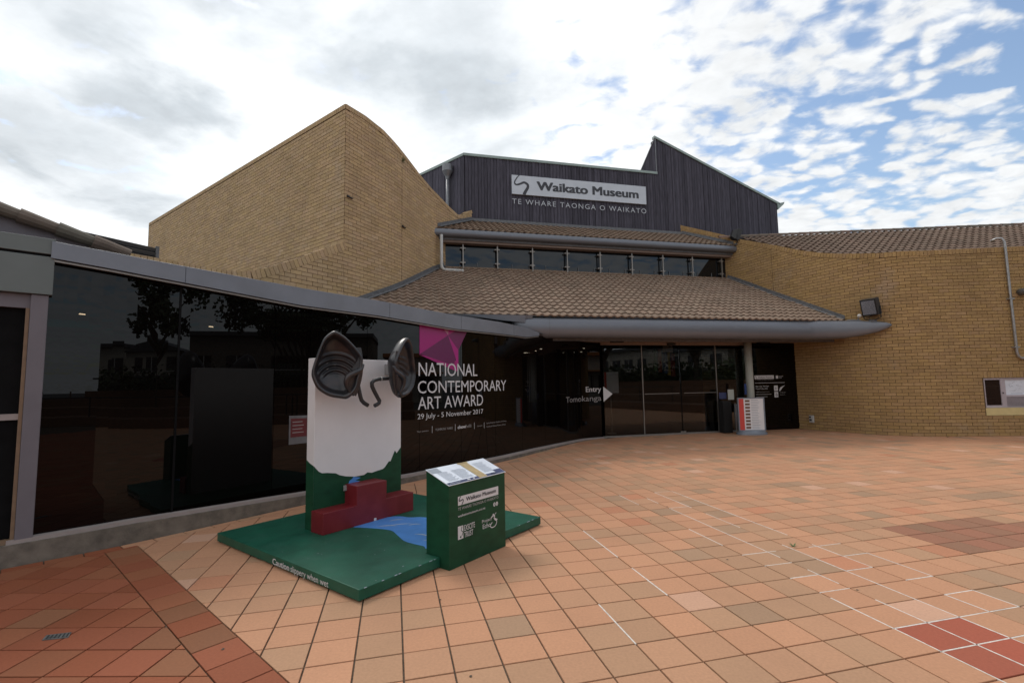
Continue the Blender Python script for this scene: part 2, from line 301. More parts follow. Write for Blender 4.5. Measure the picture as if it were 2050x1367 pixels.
class Path:
    """plan polyline, optionally rounded; s -> point, outward normal = right-hand side"""
    def __init__(s, pts, smooth=True, step=0.12):
        P = [Vector((p[0], p[1])) for p in pts]
        if smooth and len(P) > 2:
            Q = []
            for i in range(len(P)-1):
                a = P[max(0, i-1)]; b = P[i]; c_ = P[i+1]; d = P[min(len(P)-1, i+2)]
                if i == 0: a = b*2-c_
                if i == len(P)-2: d = c_*2-b
                n = max(1, int((c_-b).length/step))
                for k in range(n):
                    t = k/n; Q.append(0.5*((2*b)+(c_-a)*t+(2*a-5*b+4*c_-d)*t*t+(3*b-a-3*c_+d)*t**3))
            Q.append(P[-1]); P = Q
        s.P = P; s.S = [0.0]
        for i in range(1, len(P)): s.S.append(s.S[-1]+(P[i]-P[i-1]).length)
        s.len = s.S[-1]
    def seg(s, t):
        import bisect
        i = max(0, min(len(s.P)-2, bisect.bisect_right(s.S, t)-1)); return i
    def at(s, t, o=0.0, z=0.0):
        i = s.seg(t); d = (s.P[i+1]-s.P[i]).normalized(); p = s.P[i]+d*(t-s.S[i])
        # blend the normal a little for smooth offsets
        n = Vector((d.y, -d.x)); q = p+n*o; return Vector((q.x, q.y, z))
    def nrm(s, t):
        i = s.seg(t); d = (s.P[i+1]-s.P[i]).normalized(); return Vector((d.y, -d.x, 0))
    def near(s, x, y):
        best = (1e9, 0, 0); q = Vector((x, y))
        for i in range(len(s.P)-1):
            a, b = s.P[i], s.P[i+1]; d = b-a; t = max(0, min(1, (q-a).dot(d)/d.length_squared)); e = (q-a-d*t).length
            if e < best[0]: best = (e, s.S[i]+t*d.length, i)
        return best
def interp(L):
    def f(s):
        if s <= L[0][0]: return L[0][1]
        for (a, x), (b, y) in zip(L, L[1:]):
            if s <= b: return x+(y-x)*(s-a)/(b-a) if b > a else y
        return L[-1][1]
    return f
_cap = [None]
def text_mesh(txt, bold=0.0, spacing=1.0):
    cu = bpy.data.curves.new('txt', 'FONT'); cu.body = txt; cu.size = 1; cu.offset = bold; cu.space_character = spacing; cu.resolution_u = 3
    ob = bpy.data.objects.new('txt', cu); col.objects.link(ob)
    dg = bpy.context.evaluated_depsgraph_get(); me = bpy.data.meshes.new_from_object(ob.evaluated_get(dg))
    vs = [v.co.copy() for v in me.vertices]; fs = [tuple(p.vertices) for p in me.polygons]
    bpy.data.objects.remove(ob); bpy.data.curves.remove(cu); bpy.data.meshes.remove(me); return vs, fs
def text(mb, txt, fn, x, z, wd, cap, bold=0.0, spacing=1.0):
    """fn(x, z) -> 3D point; baseline z, total width wd, capital height cap"""
    if _cap[0] is None:
        v, _ = text_mesh('H'); _cap[0] = max(p.y for p in v)-min(p.y for p in v)
    vs, fs = text_mesh(txt, 0.0, spacing)
    if not vs: return
    x0 = min(p.x for p in vs); x1 = max(p.x for p in vs); sx = wd/(x1-x0); sz = cap/_cap[0]
    o = V(fn(x, z)); n = (V(fn(x+0.01, z))-o).cross(V(fn(x, z+0.01))-o).normalized(); bo = max(0.0, bold)
    if n.y > 0: n = -n
    offs = [(0, 0)] if bo == 0 else [(-bo, -bo*0.5), (bo, -bo*0.5), (-bo, bo*0.5), (bo, bo*0.5), (0, 0)]
    for k, (dx, dz) in enumerate(offs):
        mb.raw([V(fn(x+(p.x+dx-x0)*sx, z+(p.y+dz)*sz))+n*(0.0003*k) for p in vs], fs)
def poly2(mb, pts, fn, c=None): mb.face([fn(*p) for p in pts], c)
def ribbon(mb, pts, wd, fn):
    pts = [Vector(p) for p in pts]; L = []; Rr = []
    for i, p in enumerate(pts):
        d = (pts[min(len(pts)-1, i+1)]-pts[max(0, i-1)]).normalized(); n = Vector((-d.y, d.x)); ww = wd[i] if isinstance(wd, (list, tuple)) else wd
        L.append(p+n*ww/2); Rr.append(p-n*ww/2)
    for i in range(len(pts)-1): mb.face([fn(*Rr[i]), fn(*Rr[i+1]), fn(*L[i+1]), fn(*L[i])])
def smooth2(pts, k=6, closed=False):
    P = [Vector(p) for p in pts]; n = len(P); out = []
    for i in range(n if closed else n-1):
        if closed: a, b, c_, d = P[(i-1) % n], P[i], P[(i+1) % n], P[(i+2) % n]
        else: a, b, c_, d = P[max(0, i-1)], P[i], P[i+1], P[min(n-1, i+2)]
        for q in range(k):
            t = q/k; out.append(0.5*((2*b)+(c_-a)*t+(2*a-5*b+4*c_-d)*t*t+(3*b-a-3*c_+d)*t**3))
    if not closed: out.append(P[-1])
    return out

# building axes: u along the facade, n into the building
FB = math.radians(76); U = Vector((math.sin(FB), math.cos(FB), 0)); NN = Vector((-U.y, U.x, 0)); ZZ = Vector((0, 0, 1))
def F3(u, d, z): return U*u+NN*d+ZZ*z
COURSE = 0.094; BL = 0.272; J = 0.011

# ------------------------------------------------------------------ brick walls
def brick_col(kind):
    if kind == 'pale': base = R.choice([(0.43, 0.30, 0.175), (0.47, 0.325, 0.185), (0.42, 0.285, 0.175), (0.45, 0.30, 0.19), (0.39, 0.265, 0.155), (0.46, 0.33, 0.21)])
    else: base = R.choice([(0.41, 0.265, 0.125), (0.44, 0.285, 0.135), (0.385, 0.245, 0.12), (0.46, 0.30, 0.145), (0.36, 0.225, 0.115), (0.42, 0.27, 0.15)])
    k = R.uniform(0.86, 1.02)*(1.14 if kind == 'pale' else 0.96); m_ = (0.44, 0.305, 0.18) if kind == 'pale' else (0.41, 0.265, 0.125); base = [0.5*(x+y) for x, y in zip(base, m_)]; return (base[0]*k, base[1]*k, base[2]*k*R.uniform(0.88, 1.0))
def brick_wall(th, P, zb, top, kind, s0=0.0, s1=None, zlow=0.0, holes=(), thick=0.24, coping=0.0, soldier=None, body='wall', pieces=None, caps=None, end0=0.0):
    s1 = s1 if s1 is not None else P.len
    TH = thick if callable(thick) else (lambda s_: thick)
    mb = MB(); n = max(2, int((s1-s0)/0.15)); ss = [s0+(s1-s0)*i/n for i in range(n+1)]
    for a, b in zip(ss, ss[1:]):
        segs = [(zlow, None)]
        for (h0, h1, z0, z1) in holes:
            if a >= h0-0.08 and b <= h1+0.08: segs = [(zlow, z0), (z1-0.185, None)]
        for (za, zc) in segs:
            ta = top(a) if zc is None else zc; tb = top(b) if zc is None else zc
            mb.face([P.at(a, 0, za), P.at(b, 0, za), P.at(b, 0, tb), P.at(a, 0, ta)])
            mb.face([P.at(b, -TH(b), za), P.at(a, -TH(a), za), P.at(a, -TH(a), ta), P.at(b, -TH(b), tb)])
            mb.face([P.at(a, 0, ta), P.at(b, 0, tb), P.at(b, -TH(b), tb), P.at(a, -TH(a), ta)])
    for s_ in (s0, s1): mb.face([P.at(s_, 0, zlow), P.at(s_, -TH(s_), zlow), P.at(s_, -TH(s_), top(s_)), P.at(s_, 0, top(s_))])
    mb.build(body, 'mortar', th)
    out = pieces if pieces is not None else []
    rows = int(11/COURSE)
    for r in range(int(zb/COURSE), rows):
        z0 = r*COURSE+J/2; z1 = (r+1)*COURSE-J/2
        off = (0.5*BL if r % 2 else 0.0)+R.uniform(-0.01, 0.01)
        k0 = int(math.floor((s0-off)/BL))
        k = k0
        while True:
            a = k*BL+off+J/2; b = (k+1)*BL+off-J/2; k += 1
            if a >= s1: break
            a = max(a, s0+0.002); b = min(b, s1-0.002)
            if b-a < 0.03: continue
            skip = False
            for (h0, h1, hz0, hz1) in holes:
                if z1 > hz0 and z0 < hz1:
                    if a >= h0 and b <= h1: skip = True
                    elif a < h0 < b: b = h0-0.004
                    elif a < h1 < b: a = h1+0.004
            if skip or b-a < 0.03: continue
            ta = top(a)-coping; tb = top(b)-coping
            if z0 > max(ta, tb): continue
            poly = [(a, z0), (b, z0), (b, z1), (a, z1)]
            if z1 > min(ta, tb)-0.001:
                dx = b-a; dz = tb-ta; poly = clip(poly, (a, ta-0.006), (dz, -dx))
                if len(poly) < 3 or area(poly) < 0.0012: continue
            o = 0.010+R.uniform(-0.0025, 0.003)
            md = (a+b)/2
            if b-a > 0.12 and len(poly) == 4 and (P.at(md)-(P.at(a)+P.at(b))/2).length > 0.0012: poly = [poly[0], (a+(b-a)/3, z0), (a+(b-a)*2/3, z0), poly[1], poly[2], (a+(b-a)*2/3, z1), (a+(b-a)/3, z1), poly[3]]
            fr = [P.at(q[0], o, q[1]) for q in poly]; nr = P.nrm((a+b)/2)
            bk = [P.at(q[0], -0.004, q[1]) for q in poly]; m = len(poly)
            fcs = [(0, 1, 6, 7), (1, 2, 5, 6), (2, 3, 4, 5)] if m == 8 else [tuple(range(m))]
            out.append((fr+bk, fcs+[(i, m+i, m+(i+1) % m, (i+1) % m) for i in range(m)], brick_col(kind)))
    if coping:
        co = caps if caps is not None else []
        s = s0
        while s < s1-0.03:
            b = min(s+0.094, s1); a = s+0.004; bb = b-0.005; g = (top(bb)-top(a))/(bb-a); L = math.hypot(1, g); nx, nz = g/L, -1/L
            h = coping*0.94
            q = [(a+nx*h, top(a)+nz*h), (bb+nx*h, top(bb)+nz*h), (bb, top(bb)), (a, top(a))]
            fr = [P.at(max(0, t[0]) if t[0] > s0 else t[0], 0.018, t[1]) for t in q]; bk = [P.at(t[0], -TH(s)-0.01, t[1]) for t in q]
            fr = [Vector(p) for p in fr]
            co.append((fr+bk, [(0, 1, 2, 3), (1, 0, 4, 5), (2, 1, 5, 6), (3, 2, 6, 7), (0, 3, 7, 4), (7, 6, 5, 4)], brick_col(kind)))
            s = b
        if caps is None: return out, co
    return out
# ------------------------------------------------------------------ wavy concrete roof tiles
RW = 0.225; RG = 0.29
def roof_tiles(th, O, eu, es, en, ulen, slen, inside, base=(0.25, 0.19, 0.145), uofs=0.0, limit=300):
    """O eave corner, eu along eave, es up the slope, en roof normal"""
    pcs = []; prof = []
    for k in range(9):
        t = k/8; prof.append((t, 0.038*(0.5-0.5*math.cos(2*math.pi*min(1, t*1.25))) if t < 0.8 else 0.0))
    rows = int(slen/RG)+2; cols = int(ulen/RW)+2
    for r in range(-1, rows):
        for c in range(-1, cols):
            u0 = c*RW+uofs; s0 = r*RG
            if not inside(u0+RW/2, s0+RG/2): continue
            k = R.uniform(0.9, 1.09); g = R.uniform(0.97, 1.03); cl = (base[0]*k, base[1]*k*g, base[2]*k*g)
            ju = R.uniform(-0.003, 0.003); js = R.uniform(-0.006, 0.006); vs = []
            for (t, h) in prof: vs.append(O+eu*(u0+t*RW*1.04+ju)+es*(s0+js)+en*(h+0.046))
            for (t, h) in prof: vs.append(O+eu*(u0+t*RW*1.04+ju)+es*(s0+RG+0.03+js)+en*(h+0.006))
            for (t, h) in prof: vs.append(O+eu*(u0+t*RW*1.04+ju)+es*(s0+js+0.004)+en*(h+0.006))
            n = len(prof); fs = [(i, i+1, n+i+1, n+i) for i in range(n-1)]+[(2*n+i, 2*n+i+1, i+1, i) for i in range(n-1)]
            pcs.append((vs, fs, cl))
    emit_pieces(th, 'roof_tile', 'roof_tiles', pcs, 'roof', limit)

# ================================================================== GROUND
gm = MB(); gm.face([(-400, -400, -0.03), (400, -400, -0.03), (400, 400, -0.03), (-400, 400, -0.03)])
gm.build('ground', 'asphalt', kind='structure')
plaza = MB(); plaza.face([(-14, -16, -0.012), (26, -16, -0.012), (26, 24, -0.012), (-14, 24, -0.012)])
plaza = plaza.build('plaza_paving', 'grout', kind='structure')
T = 0.29; G0 = Vector((-0.9256, 4.0342)); GU = Vector((0.97113, 0.23855)); GV = Vector((0.23855, -0.97113))
def grid(c, r): q = G0+GU*(c*T)+GV*(r*T); return (q.x, q.y)
CURB = Path([(-6.98, 2.57), (-4.9, 4.76), (-4.2, 5.5), (-3.06, 7.03), (-1.82, 8.57), (-0.31, 10.55), (0.6, 11.95), (1.4, 13.2), (2.1, 14.2), (2.84, 14.77)])
SOFF = CURB.near(-4.9, 4.76)[1]      # arc length where the photographed part starts
bd = Vector((0.746, -0.666)); bn = Vector((0.666, 0.746))  # border band direction / normal
tiles = []
def tcol():
    t = R.random()
    if t < 0.50: b = (0.51, 0.30, 0.19)
    elif t < 0.74: b = (0.475, 0.295, 0.19)
    elif t < 0.90: b = (0.435, 0.285, 0.185)
    elif t < 0.95: b = (0.375, 0.265, 0.18)
    elif t < 0.975: b = (0.485, 0.25, 0.155)
    else: b = (0.56, 0.37, 0.27)
    k = R.uniform(0.97, 1.06); return (b[0]*k*0.97, b[1]*k*0.86, b[2]*k*0.80)
def rcol():
    b = R.choice([(0.35, 0.125, 0.07), (0.32, 0.115, 0.062), (0.35, 0.145, 0.08), (0.34, 0.125, 0.072), (0.31, 0.15, 0.085)]); k = R.uniform(0.70, 0.88); return (b[0]*k*1.04, b[1]*k*0.92, b[2]*k*0.85)
BW = 0.14
def fit_curb(p, gap=BW):
    cx_ = sum(q[0] for q in p)/len(p); cy_ = sum(q[1] for q in p)/len(p)
    if cx_ > 4.2 or cy_ > 15: return p
    d, s, i = CURB.near(cx_, cy_)
    nr = CURB.nrm(s); a = CURB.at(s, gap)
    if d < 0.6 or (Vector((cx_, cy_, 0))-a).dot(nr) < 0: p = clip(p, (a.x, a.y), (nr.x, nr.y))
    return p
def add_tile(p, c, zt):
    if len(p) < 3 or area(p) < 0.0004: return
    tiles.append(prism_piece([(q[0], q[1], -0.012) for q in p], (0, 0, 0.012+zt), c, 0.0025))
g = 0.0055
for r in range(-46, 62):
    for c in range(-34, 84):
        x, y = grid(c+0.5, r+0.5)
        if x < -9 or x > 24 or y < -13 or y > 16.9: continue
        p = [grid(c+g/T, r+g/T), grid(c+1-g/T, r+g/T), grid(c+1-g/T, r+1-g/T), grid(c+g/T, r+1-g/T)]
        p = clip(p, (bn.x*1.3045, bn.y*1.3045), (bn.x, bn.y))
        if len(p) < 3: continue
        p = fit_curb(p)
        if 11 <= c < 13 and 5 <= r < 7: cl = (0.37*R.uniform(0.93, 1.05), 0.105, 0.065)
        elif 18 <= c < 26 and -1 <= r < 2 and not (c > 22 and r < 0): cl = (0.31*R.uniform(0.85, 1.1), 0.15, 0.095)
        else: cl = tcol()
        add_tile(p, cl, R.uniform(-0.0012, 0.0012))
E1 = Vector((math.sin(math.radians(91.3)), math.cos(math.radians(91.3)))); E2 = Vector((-E1.y, E1.x)); H0 = Vector((-3.38, 3.31))
for r in range(-40, 16):
    for c in range(-26, 50):
        q = [H0+E1*(c*T+a)+E2*(r*T+b) for a, b in ((g, g), (T-g, g), (T-g, T-g), (g, T-g))]; p = [(t.x, t.y) for t in q]
        cx_ = p[0][0]; cy_ = p[0][1]
        if cx_ < -9 or cy_ < -9: continue
        p = clip(p, (bn.x*1.019, bn.y*1.019), (-bn.x, -bn.y))
        if len(p) < 3: continue
        p = fit_curb(p); add_tile(p, rcol(), R.uniform(-0.0012, 0.0012))
t0 = -7.2
for k in range(60):      # border band of tiles
    a = bd*(t0+k*0.292+g); b = bd*(t0+(k+1)*0.292-g)
    p = [tuple(a+bn*1.028), tuple(b+bn*1.028), tuple(b+bn*1.296), tuple(a+bn*1.296)]
    add_tile(fit_curb(p), rcol(), R.uniform(-0.001, 0.001))
s = 0.05
while s < CURB.len-0.3:   # row of cut tiles along the curb
    e = s+0.286; m_ = CURB.at((s+e)/2); inner = m_.x*bn.x+m_.y*bn.y < 1.16
    p = [CURB.at(s, 0.012), CURB.at(e, 0.012), CURB.at(e, BW-0.01), CURB.at(s, BW-0.01)]
    p = [(q.x, q.y) for q in p]; add_tile(p[::-1], rcol() if inner else tcol(), 0.0); s = e+0.011
emit_pieces(plaza, 'paving_tile', 'paving_tiles', tiles, 'tile')
wg = MB()
def gl(c0, r0, c1, r1):
    a = Vector(grid(c0, r0)); b = Vector(grid(c1, r1)); d = (b-a).normalized(); n = Vector((-d.y, d.x))
    k = max(1, int((b-a).length/0.29))
    for i in range(k):
        if R.random() < 0.08: continue
        p = a+(b-a)*(i/k); q = a+(b-a)*((i+1)/k); w1 = 0.0052*R.uniform(0.8, 1.15)
        wg.prism([(*(p+n*w1), -0.01), (*(p-n*w1), -0.01), (*(q-n*w1), -0.01), (*(q+n*w1), -0.01)], (0, 0, 0.0095))
for L in [(14, -9, 14, 2), (14, 4, 14, 5), (13, -9, 13, 7), (12, -8, 12, 8), (11, -9, 11, -7), (11, -3, 11, -1), (11, 1, 11, 8), (15, 1, 15, 3), (15, 4, 15, 5), (13, -9, 14, -9), (11, 0, 15, 0), (12, -6, 13, -6), (14, 1, 15, 1), (11, 1, 12, 1), (13, 2, 14, 2), (11, 2, 12, 2), (11, 3, 12, 3),
          (14, 3, 15, 3), (14, 4, 15, 4), (11, 5, 15, 5), (11, 6, 14, 6), (11, 7, 13, 7), (7, -4, 7, -1), (7, 0, 7, 2), (14, 5, 16, 5), (5, 2, 5, 4)]: gl(*L)
wg.build('white_grout', 'wgrout', plaza)
# drain cover
dt = thing('drain_cover', 'small rectangular metal drain cover set in the terracotta tiles at the lower left', 'drain cover', (-3.14, 3.46, 0))
dm = MB(); pts = [(-3.21, 3.42), (-3.06, 3.45), (-3.10, 3.52), (-3.24, 3.485)]
dm.prism([(x, y, 0.001) for x, y in pts], (0, 0, 0.005)); dm.build('plate', 'drain', dt)
dm = MB()
for k in range(6):
    t = (k+0.7)/6.4; a = Vector(pts[0]).lerp(Vector(pts[1]), t); b = Vector(pts[3]).lerp(Vector(pts[2]), t)
    dm.prism([(*(a.lerp(b, 0.15)), 0.0062), (*(a.lerp(b, 0.15)+Vector((0.008, 0))), 0.0062), (*(a.lerp(b, 0.85)+Vector((0.008, 0))), 0.0062), (*(a.lerp(b, 0.85)), 0.0062)], (0, 0, 0.002))
dm.build('grating_bars', 'black', dt)

# ================================================================== DARK GLASS GALLERY FRONT
gf = thing('glass_gallery_front', 'long curved wall of black glass under a grey metal fascia, left of the entrance doors', 'glass wall', (-2, 8.3, 0))
gz = interp([(0, 0.25), (SOFF+1, 0.25), (SOFF+3, 0.17), (SOFF+5, 0.13), (SOFF+9, 0.10), (SOFF+12.7, 0.03)])
ftop = interp([(0, 3.25), (SOFF+0.2, 3.224), (SOFF+1.04, 3.171), (SOFF+2.9, 3.12), (SOFF+4.2, 3.10), (SOFF+6, 3.035), (SOFF+7.5, 3.03), (SOFF+8.6, 3.0), (SOFF+9.2, 2.93)])
fbot = interp([(0, 3.07), (SOFF+0.2, 3.05), (SOFF+1.04, 2.983), (SOFF+2.9, 2.867), (SOFF+4.2, 2.848), (SOFF+6, 2.767), (SOFF+7.5, 2.772), (SOFF+8.6, 2.78), (SOFF+9.2, 2.86)])
ctop = lambda s: gz(s)-0.045
def strip(P, s0, s1, prof, step=0.15):   # sweep closed profile [(offset, z(s))] along path
    rg = []; n = max(2, int((s1-s0)/step))
    for i in range(n+1):
        s = s0+(s1-s0)*i/n; rg.append([P.at(s, o, z(s) if callable(z) else z) for o, z in prof])
    b = MB(); b.rings([r_[::-1] for r_ in rg]); return b
EL = CURB.len
strip(CURB, 0, EL, [(0.0, -0.02), (0.0, ctop), (-0.02, lambda s: ctop(s)+0.002), (-0.3, lambda s: ctop(s)+0.002), (-0.3, -0.02)]).build('curb', 'concrete', gf)
strip(CURB, SOFF+0.02, EL, [(-0.022, ctop), (-0.022, lambda s: gz(s)-0.006), (-0.10, lambda s: gz(s)), (-0.14, lambda s: gz(s)), (-0.14, ctop)]).build('sill', 'sill', gf)
gtop = lambda s: max(2.89, ftop(s)-0.05)
js = [0.0, 1.388, 2.576, 3.106, 4.091, 5.211, 6.3, 7.4, 8.489, 9.6, 10.704, 11.75, 12.68]
gs = [SOFF+j for j in js]; gs[0] = SOFF+0.1; gs[-1] = EL
for a, b in zip(gs, gs[1:]):
    strip(CURB, a+0.004, b-0.004, [(-0.10, lambda s: gz(s)-0.03), (-0.10, gtop), (-0.112, gtop), (-0.112, lambda s: gz(s)-0.03)], 0.1).build('glass_panel', 'blackglass', gf)
strip(CURB, 0, EL, [(-0.115, 0.0), (-0.115, gtop), (-0.13, gtop), (-0.13, 0.0)], 0.4).build('backing', 'joint', gf)
for s_ in (gs[1],):
    q = CURB.at(s_, -0.098); b = MB(); nr = CURB.nrm(s_); tt = Vector((-nr.y, nr.x, 0)); b.box(q-tt*0.012+ZZ*gz(s_), tt*0.024, nr*0.006, ZZ*(fbot(s_)-gz(s_))); b.build('mullion', 'joint', gf)
strip(CURB, SOFF+0.2, SOFF+9.2, [(0.02, fbot), (0.02, ftop), (0.0, lambda s: ftop(s)+0.006), (-0.25, lambda s: ftop(s)+0.006), (-0.25, lambda s: fbot(s)+0.02), (-0.06, fbot)]).build('fascia', 'fascia', gf)
strip(CURB, SOFF+0.2, SOFF+9.2, [(0.0, lambda s: fbot(s)-0.030), (0.0, lambda s: fbot(s)-0.012), (-0.05, lambda s: fbot(s)-0.012), (-0.05, lambda s: fbot(s)-0.030)]).build('fascia_trim', 'metaltrim', gf)
b = MB()
for s_ in (SOFF+1.388, SOFF+4.45, SOFF+6.2, SOFF+8.0):
    q = CURB.at(s_, 0.0205); nr = CURB.nrm(s_); tt = Vector((-nr.y, nr.x, 0)); b.box(q+ZZ*fbot(s_), tt*0.003, nr*0.002, ZZ*(ftop(s_)-fbot(s_)))
b.build('fascia_joint', 'joint', gf)
# flat roof behind the fascia
rf = MB(); n = 24; a_ = [CURB.at(SOFF+9.2*i/n, -0.2, 2.99) for i in range(n+1)]
for p, q in zip(a_, a_[1:]): rf.face([p, q, q+Vector((-4.5, 2.0, 0)), p+Vector((-4.5, 2.0, 0))])
rf.build('flat_roof', 'flash', gf)
# small lamps glowing behind the glass (gallery ceiling lights): thin slots seen in the black glass
for i_, (s_, z_, tx) in enumerate([(0.47, 2.495, 'small lit ceiling lamp showing in the black glass beside the left post'), (1.737, 2.459, 'small lit ceiling lamp showing in the black glass just right of the dark mullion')]):
    q = CURB.at(SOFF+s_, -0.096); nr = CURB.nrm(SOFF+s_); tt = Vector((-nr.y, nr.x, 0)); b = MB()
    b.prism([q-tt*0.028+ZZ*z_, q+tt*0.028+ZZ*(z_-0.003), q+tt*0.026+ZZ*(z_+0.010), q-tt*0.022+ZZ*(z_+0.012)], nr*0.002)
    o = b.build('gallery_lamp', 'inlight'); o['label'] = tx; o['category'] = 'lamp'; o['group'] = 'lamps seen in the gallery glass'
# dim round lamps of the far hall are left to the reflections

# ---- lettering on the glass
def GP(s, z, o=-0.094): return CURB.at(SOFF+s, o, z)
aw = thing('exhibition_lettering', 'white National Contemporary Art Award lettering with magenta crystal shape on the black glass', 'sign', CURB.at(SOFF+6.2, -0.09, 1.0))
b = MB()
text(b, 'NATIONAL', GP, 5.19, 1.845, 1.61, 0.245, 0.0); text(b, 'CONTEMPORARY', GP, 5.17, 1.525, 2.64, 0.225); text(b, 'ART AWARD', GP, 5.175, 1.232, 1.80, 0.225)
b.build('title_lettering', 'white', aw)
b = MB(); text(b, '29 July - 5 November 2017', GP, 5.165, 1.062, 1.81, 0.092); b.build('date_lettering', 'white', aw)
b = MB(); text(b, 'Major sponsors', GP, 5.155, 0.826, 0.27, 0.028); text(b, 'TOMPKINS', GP, 5.60, 0.815, 0.27, 0.042); text(b, 'WAKE', GP, 5.895, 0.815, 0.16, 0.042)
text(b, 'Sponsors', GP, 6.78, 0.80, 0.16, 0.026); text(b, 'Sarah Anderson, Random Art Group', GP, 7.085, 0.835, 0.71, 0.028); text(b, 'Friends of Waikato Museum, Wintec', GP, 7.085, 0.762, 0.68, 0.028)
text(b, 'hill', GP, 6.43, 0.805, 0.16, 0.062)
b.build('sponsor_lettering', 'greyvinyl', aw)
b = MB(); text(b, 'chow', GP, 6.2, 0.805, 0.23, 0.062, 0.03)
for s_, z0, z1 in [(5.515, 0.785, 0.91), (6.125, 0.772, 0.90), (6.685, 0.765, 0.888), (7.0, 0.75, 0.872)]: b.face([GP(s_, z0), GP(s_+0.008, z0), GP(s_+0.008, z1), GP(s_, z1)])
b.build('sponsor_mark', 'white', aw)
GPm = lambda s, z: GP(s, z, -0.0975)
ct = (5.95, 2.642)
for pts, m_ in [([(5.215, 2.233), ct, (5.66, 2.93), (5.215, 2.95)], 'mag1'), ([(5.66, 2.93), ct, (5.99, 2.915)], 'mag3'), ([(5.99, 2.915), ct, (6.42, 2.88)], 'mag4'),
                ([(6.42, 2.88), ct, (6.236, 2.36), (6.575, 2.87)], 'mag2'), ([ct, (5.23, 2.25), (6.10, 2.05), (6.16, 2.2)], 'mag5'), ([ct, (6.16, 2.2), (6.18, 1.94), (6.233, 1.95), (6.236, 2.36)], 'mag4'),
                ([(5.215, 2.233), (6.18, 1.935), (6.165, 2.15)], 'mag1')]:
    b = MB(); b.face([GPm(*p) for p in pts]); b.build('crystal_facet', m_, aw)
en = thing('entry_lettering', 'white Entry Tomokanga lettering with arrow on the glass beside the doors', 'sign', CURB.at(SOFF+11.7, -0.09, 1.0))
b = MB(); text(b, 'Entry', GP, 11.95, 1.39, 0.63, 0.15, 0.012); b.build('english_word', 'white', en)
b = MB(); text(b, 'Tomokanga', GP, 10.82, 1.12, 1.76, 0.155, -0.008); b.build('maori_word', 'greyvinyl', en)
b = MB(); b.face([F3(6.22, 13.62, 1.54), F3(6.22, 13.62, 1.08), F3(6.52, 13.62, 1.31)]); b.build('arrow', 'white', en)
# red notice behind the sculpture
nt_ = thing('red_notice', 'small red and white notice taped to the black glass behind the sculpture board', 'notice', CURB.at(SOFF+2.94, -0.09, 0.86))
b = MB(); b.face([GP(2.80, 0.86), GP(3.09, 0.86), GP(3.09, 1.26), GP(2.80, 1.27)]); b.build('sheet', 'sheetgrey', nt_)
b = MB(); b.face([GP(2.825, 0.96, -0.092), GP(3.07, 0.96, -0.092), GP(3.07, 1.22, -0.092), GP(2.825, 1.23, -0.092)]); b.build('red_panel', 'sheetred', nt_)
b = MB()
for k in range(4): b.face([GP(2.85, 1.17-k*0.05, -0.090), GP(3.0+0.02*(k % 2), 1.17-k*0.05, -0.090), GP(3.0+0.02*(k % 2), 1.18-k*0.05, -0.090), GP(2.85, 1.18-k*0.05, -0.090)])
b.build('print', 'greyvinyl', nt_)

# ================================================================== LEFT ENTRY: post, fascia box, window
le = thing('side_entrance_bay', 'pale post, green-grey panelled head and dark window at the left end of the glass wall', 'entrance bay', CURB.at(SOFF-0.1, 0, 0))
D2 = Vector((-0.69, -0.724, 0)); N2 = Vector((0.724, -0.69, 0)); O2 = Vector((-4.80, 4.94, 0))
def LB(t, o, z): return O2+D2*t+N2*o+ZZ*z
def lbox(b, t0, t1, o0, o1, z0, z1): b.box(LB(t0, o1, z0), D2*(t1-t0), N2*(o0-o1), ZZ*(z1-z0))
b = MB(); lbox(b, -0.005, 0.125, -0.2, 0.03, 0.19, 2.66); fin(b.build('post', 'post', le), 0.006)
b = MB(); lbox(b, -0.03, 2.6, -0.25, 0.055, 2.665, 3.06); fin(b.build('head_panel', 'head', le), 0.004)
b = MB(); lbox(b, -0.03, 2.6, -0.25, 0.045, 3.062, 3.085); b.build('head_groove', 'joint', le)
b = MB(); lbox(b, -0.03, 2.6, -0.25, 0.06, 3.087, 3.25); fin(b.build('head_cap', 'head', le), 0.004)
b = MB(); lbox(b, 0.125, 2.6, -0.1, -0.01, 2.52, 2.66); b.build('transom', 'post', le)
b = MB(); lbox(b, 0.127, 0.155, -0.12, 0.0, 0.25, 2.52); b.build('jamb', 'ochre', le)
b = MB(); lbox(b, 0.155, 2.6, -0.08, -0.068, 0.25, 2.52); b.build('window_glass', 'blackglass', le)
b = MB(); lbox(b, 0.155, 2.6, -0.07, -0.03, 1.40, 1.46); b.build('glazing_bar', 'sill', le)
b = MB(); lbox(b, 0.127, 2.6, -0.12, 0.0, 0.19, 0.25); b.build('window_sill', 'ochre', le)
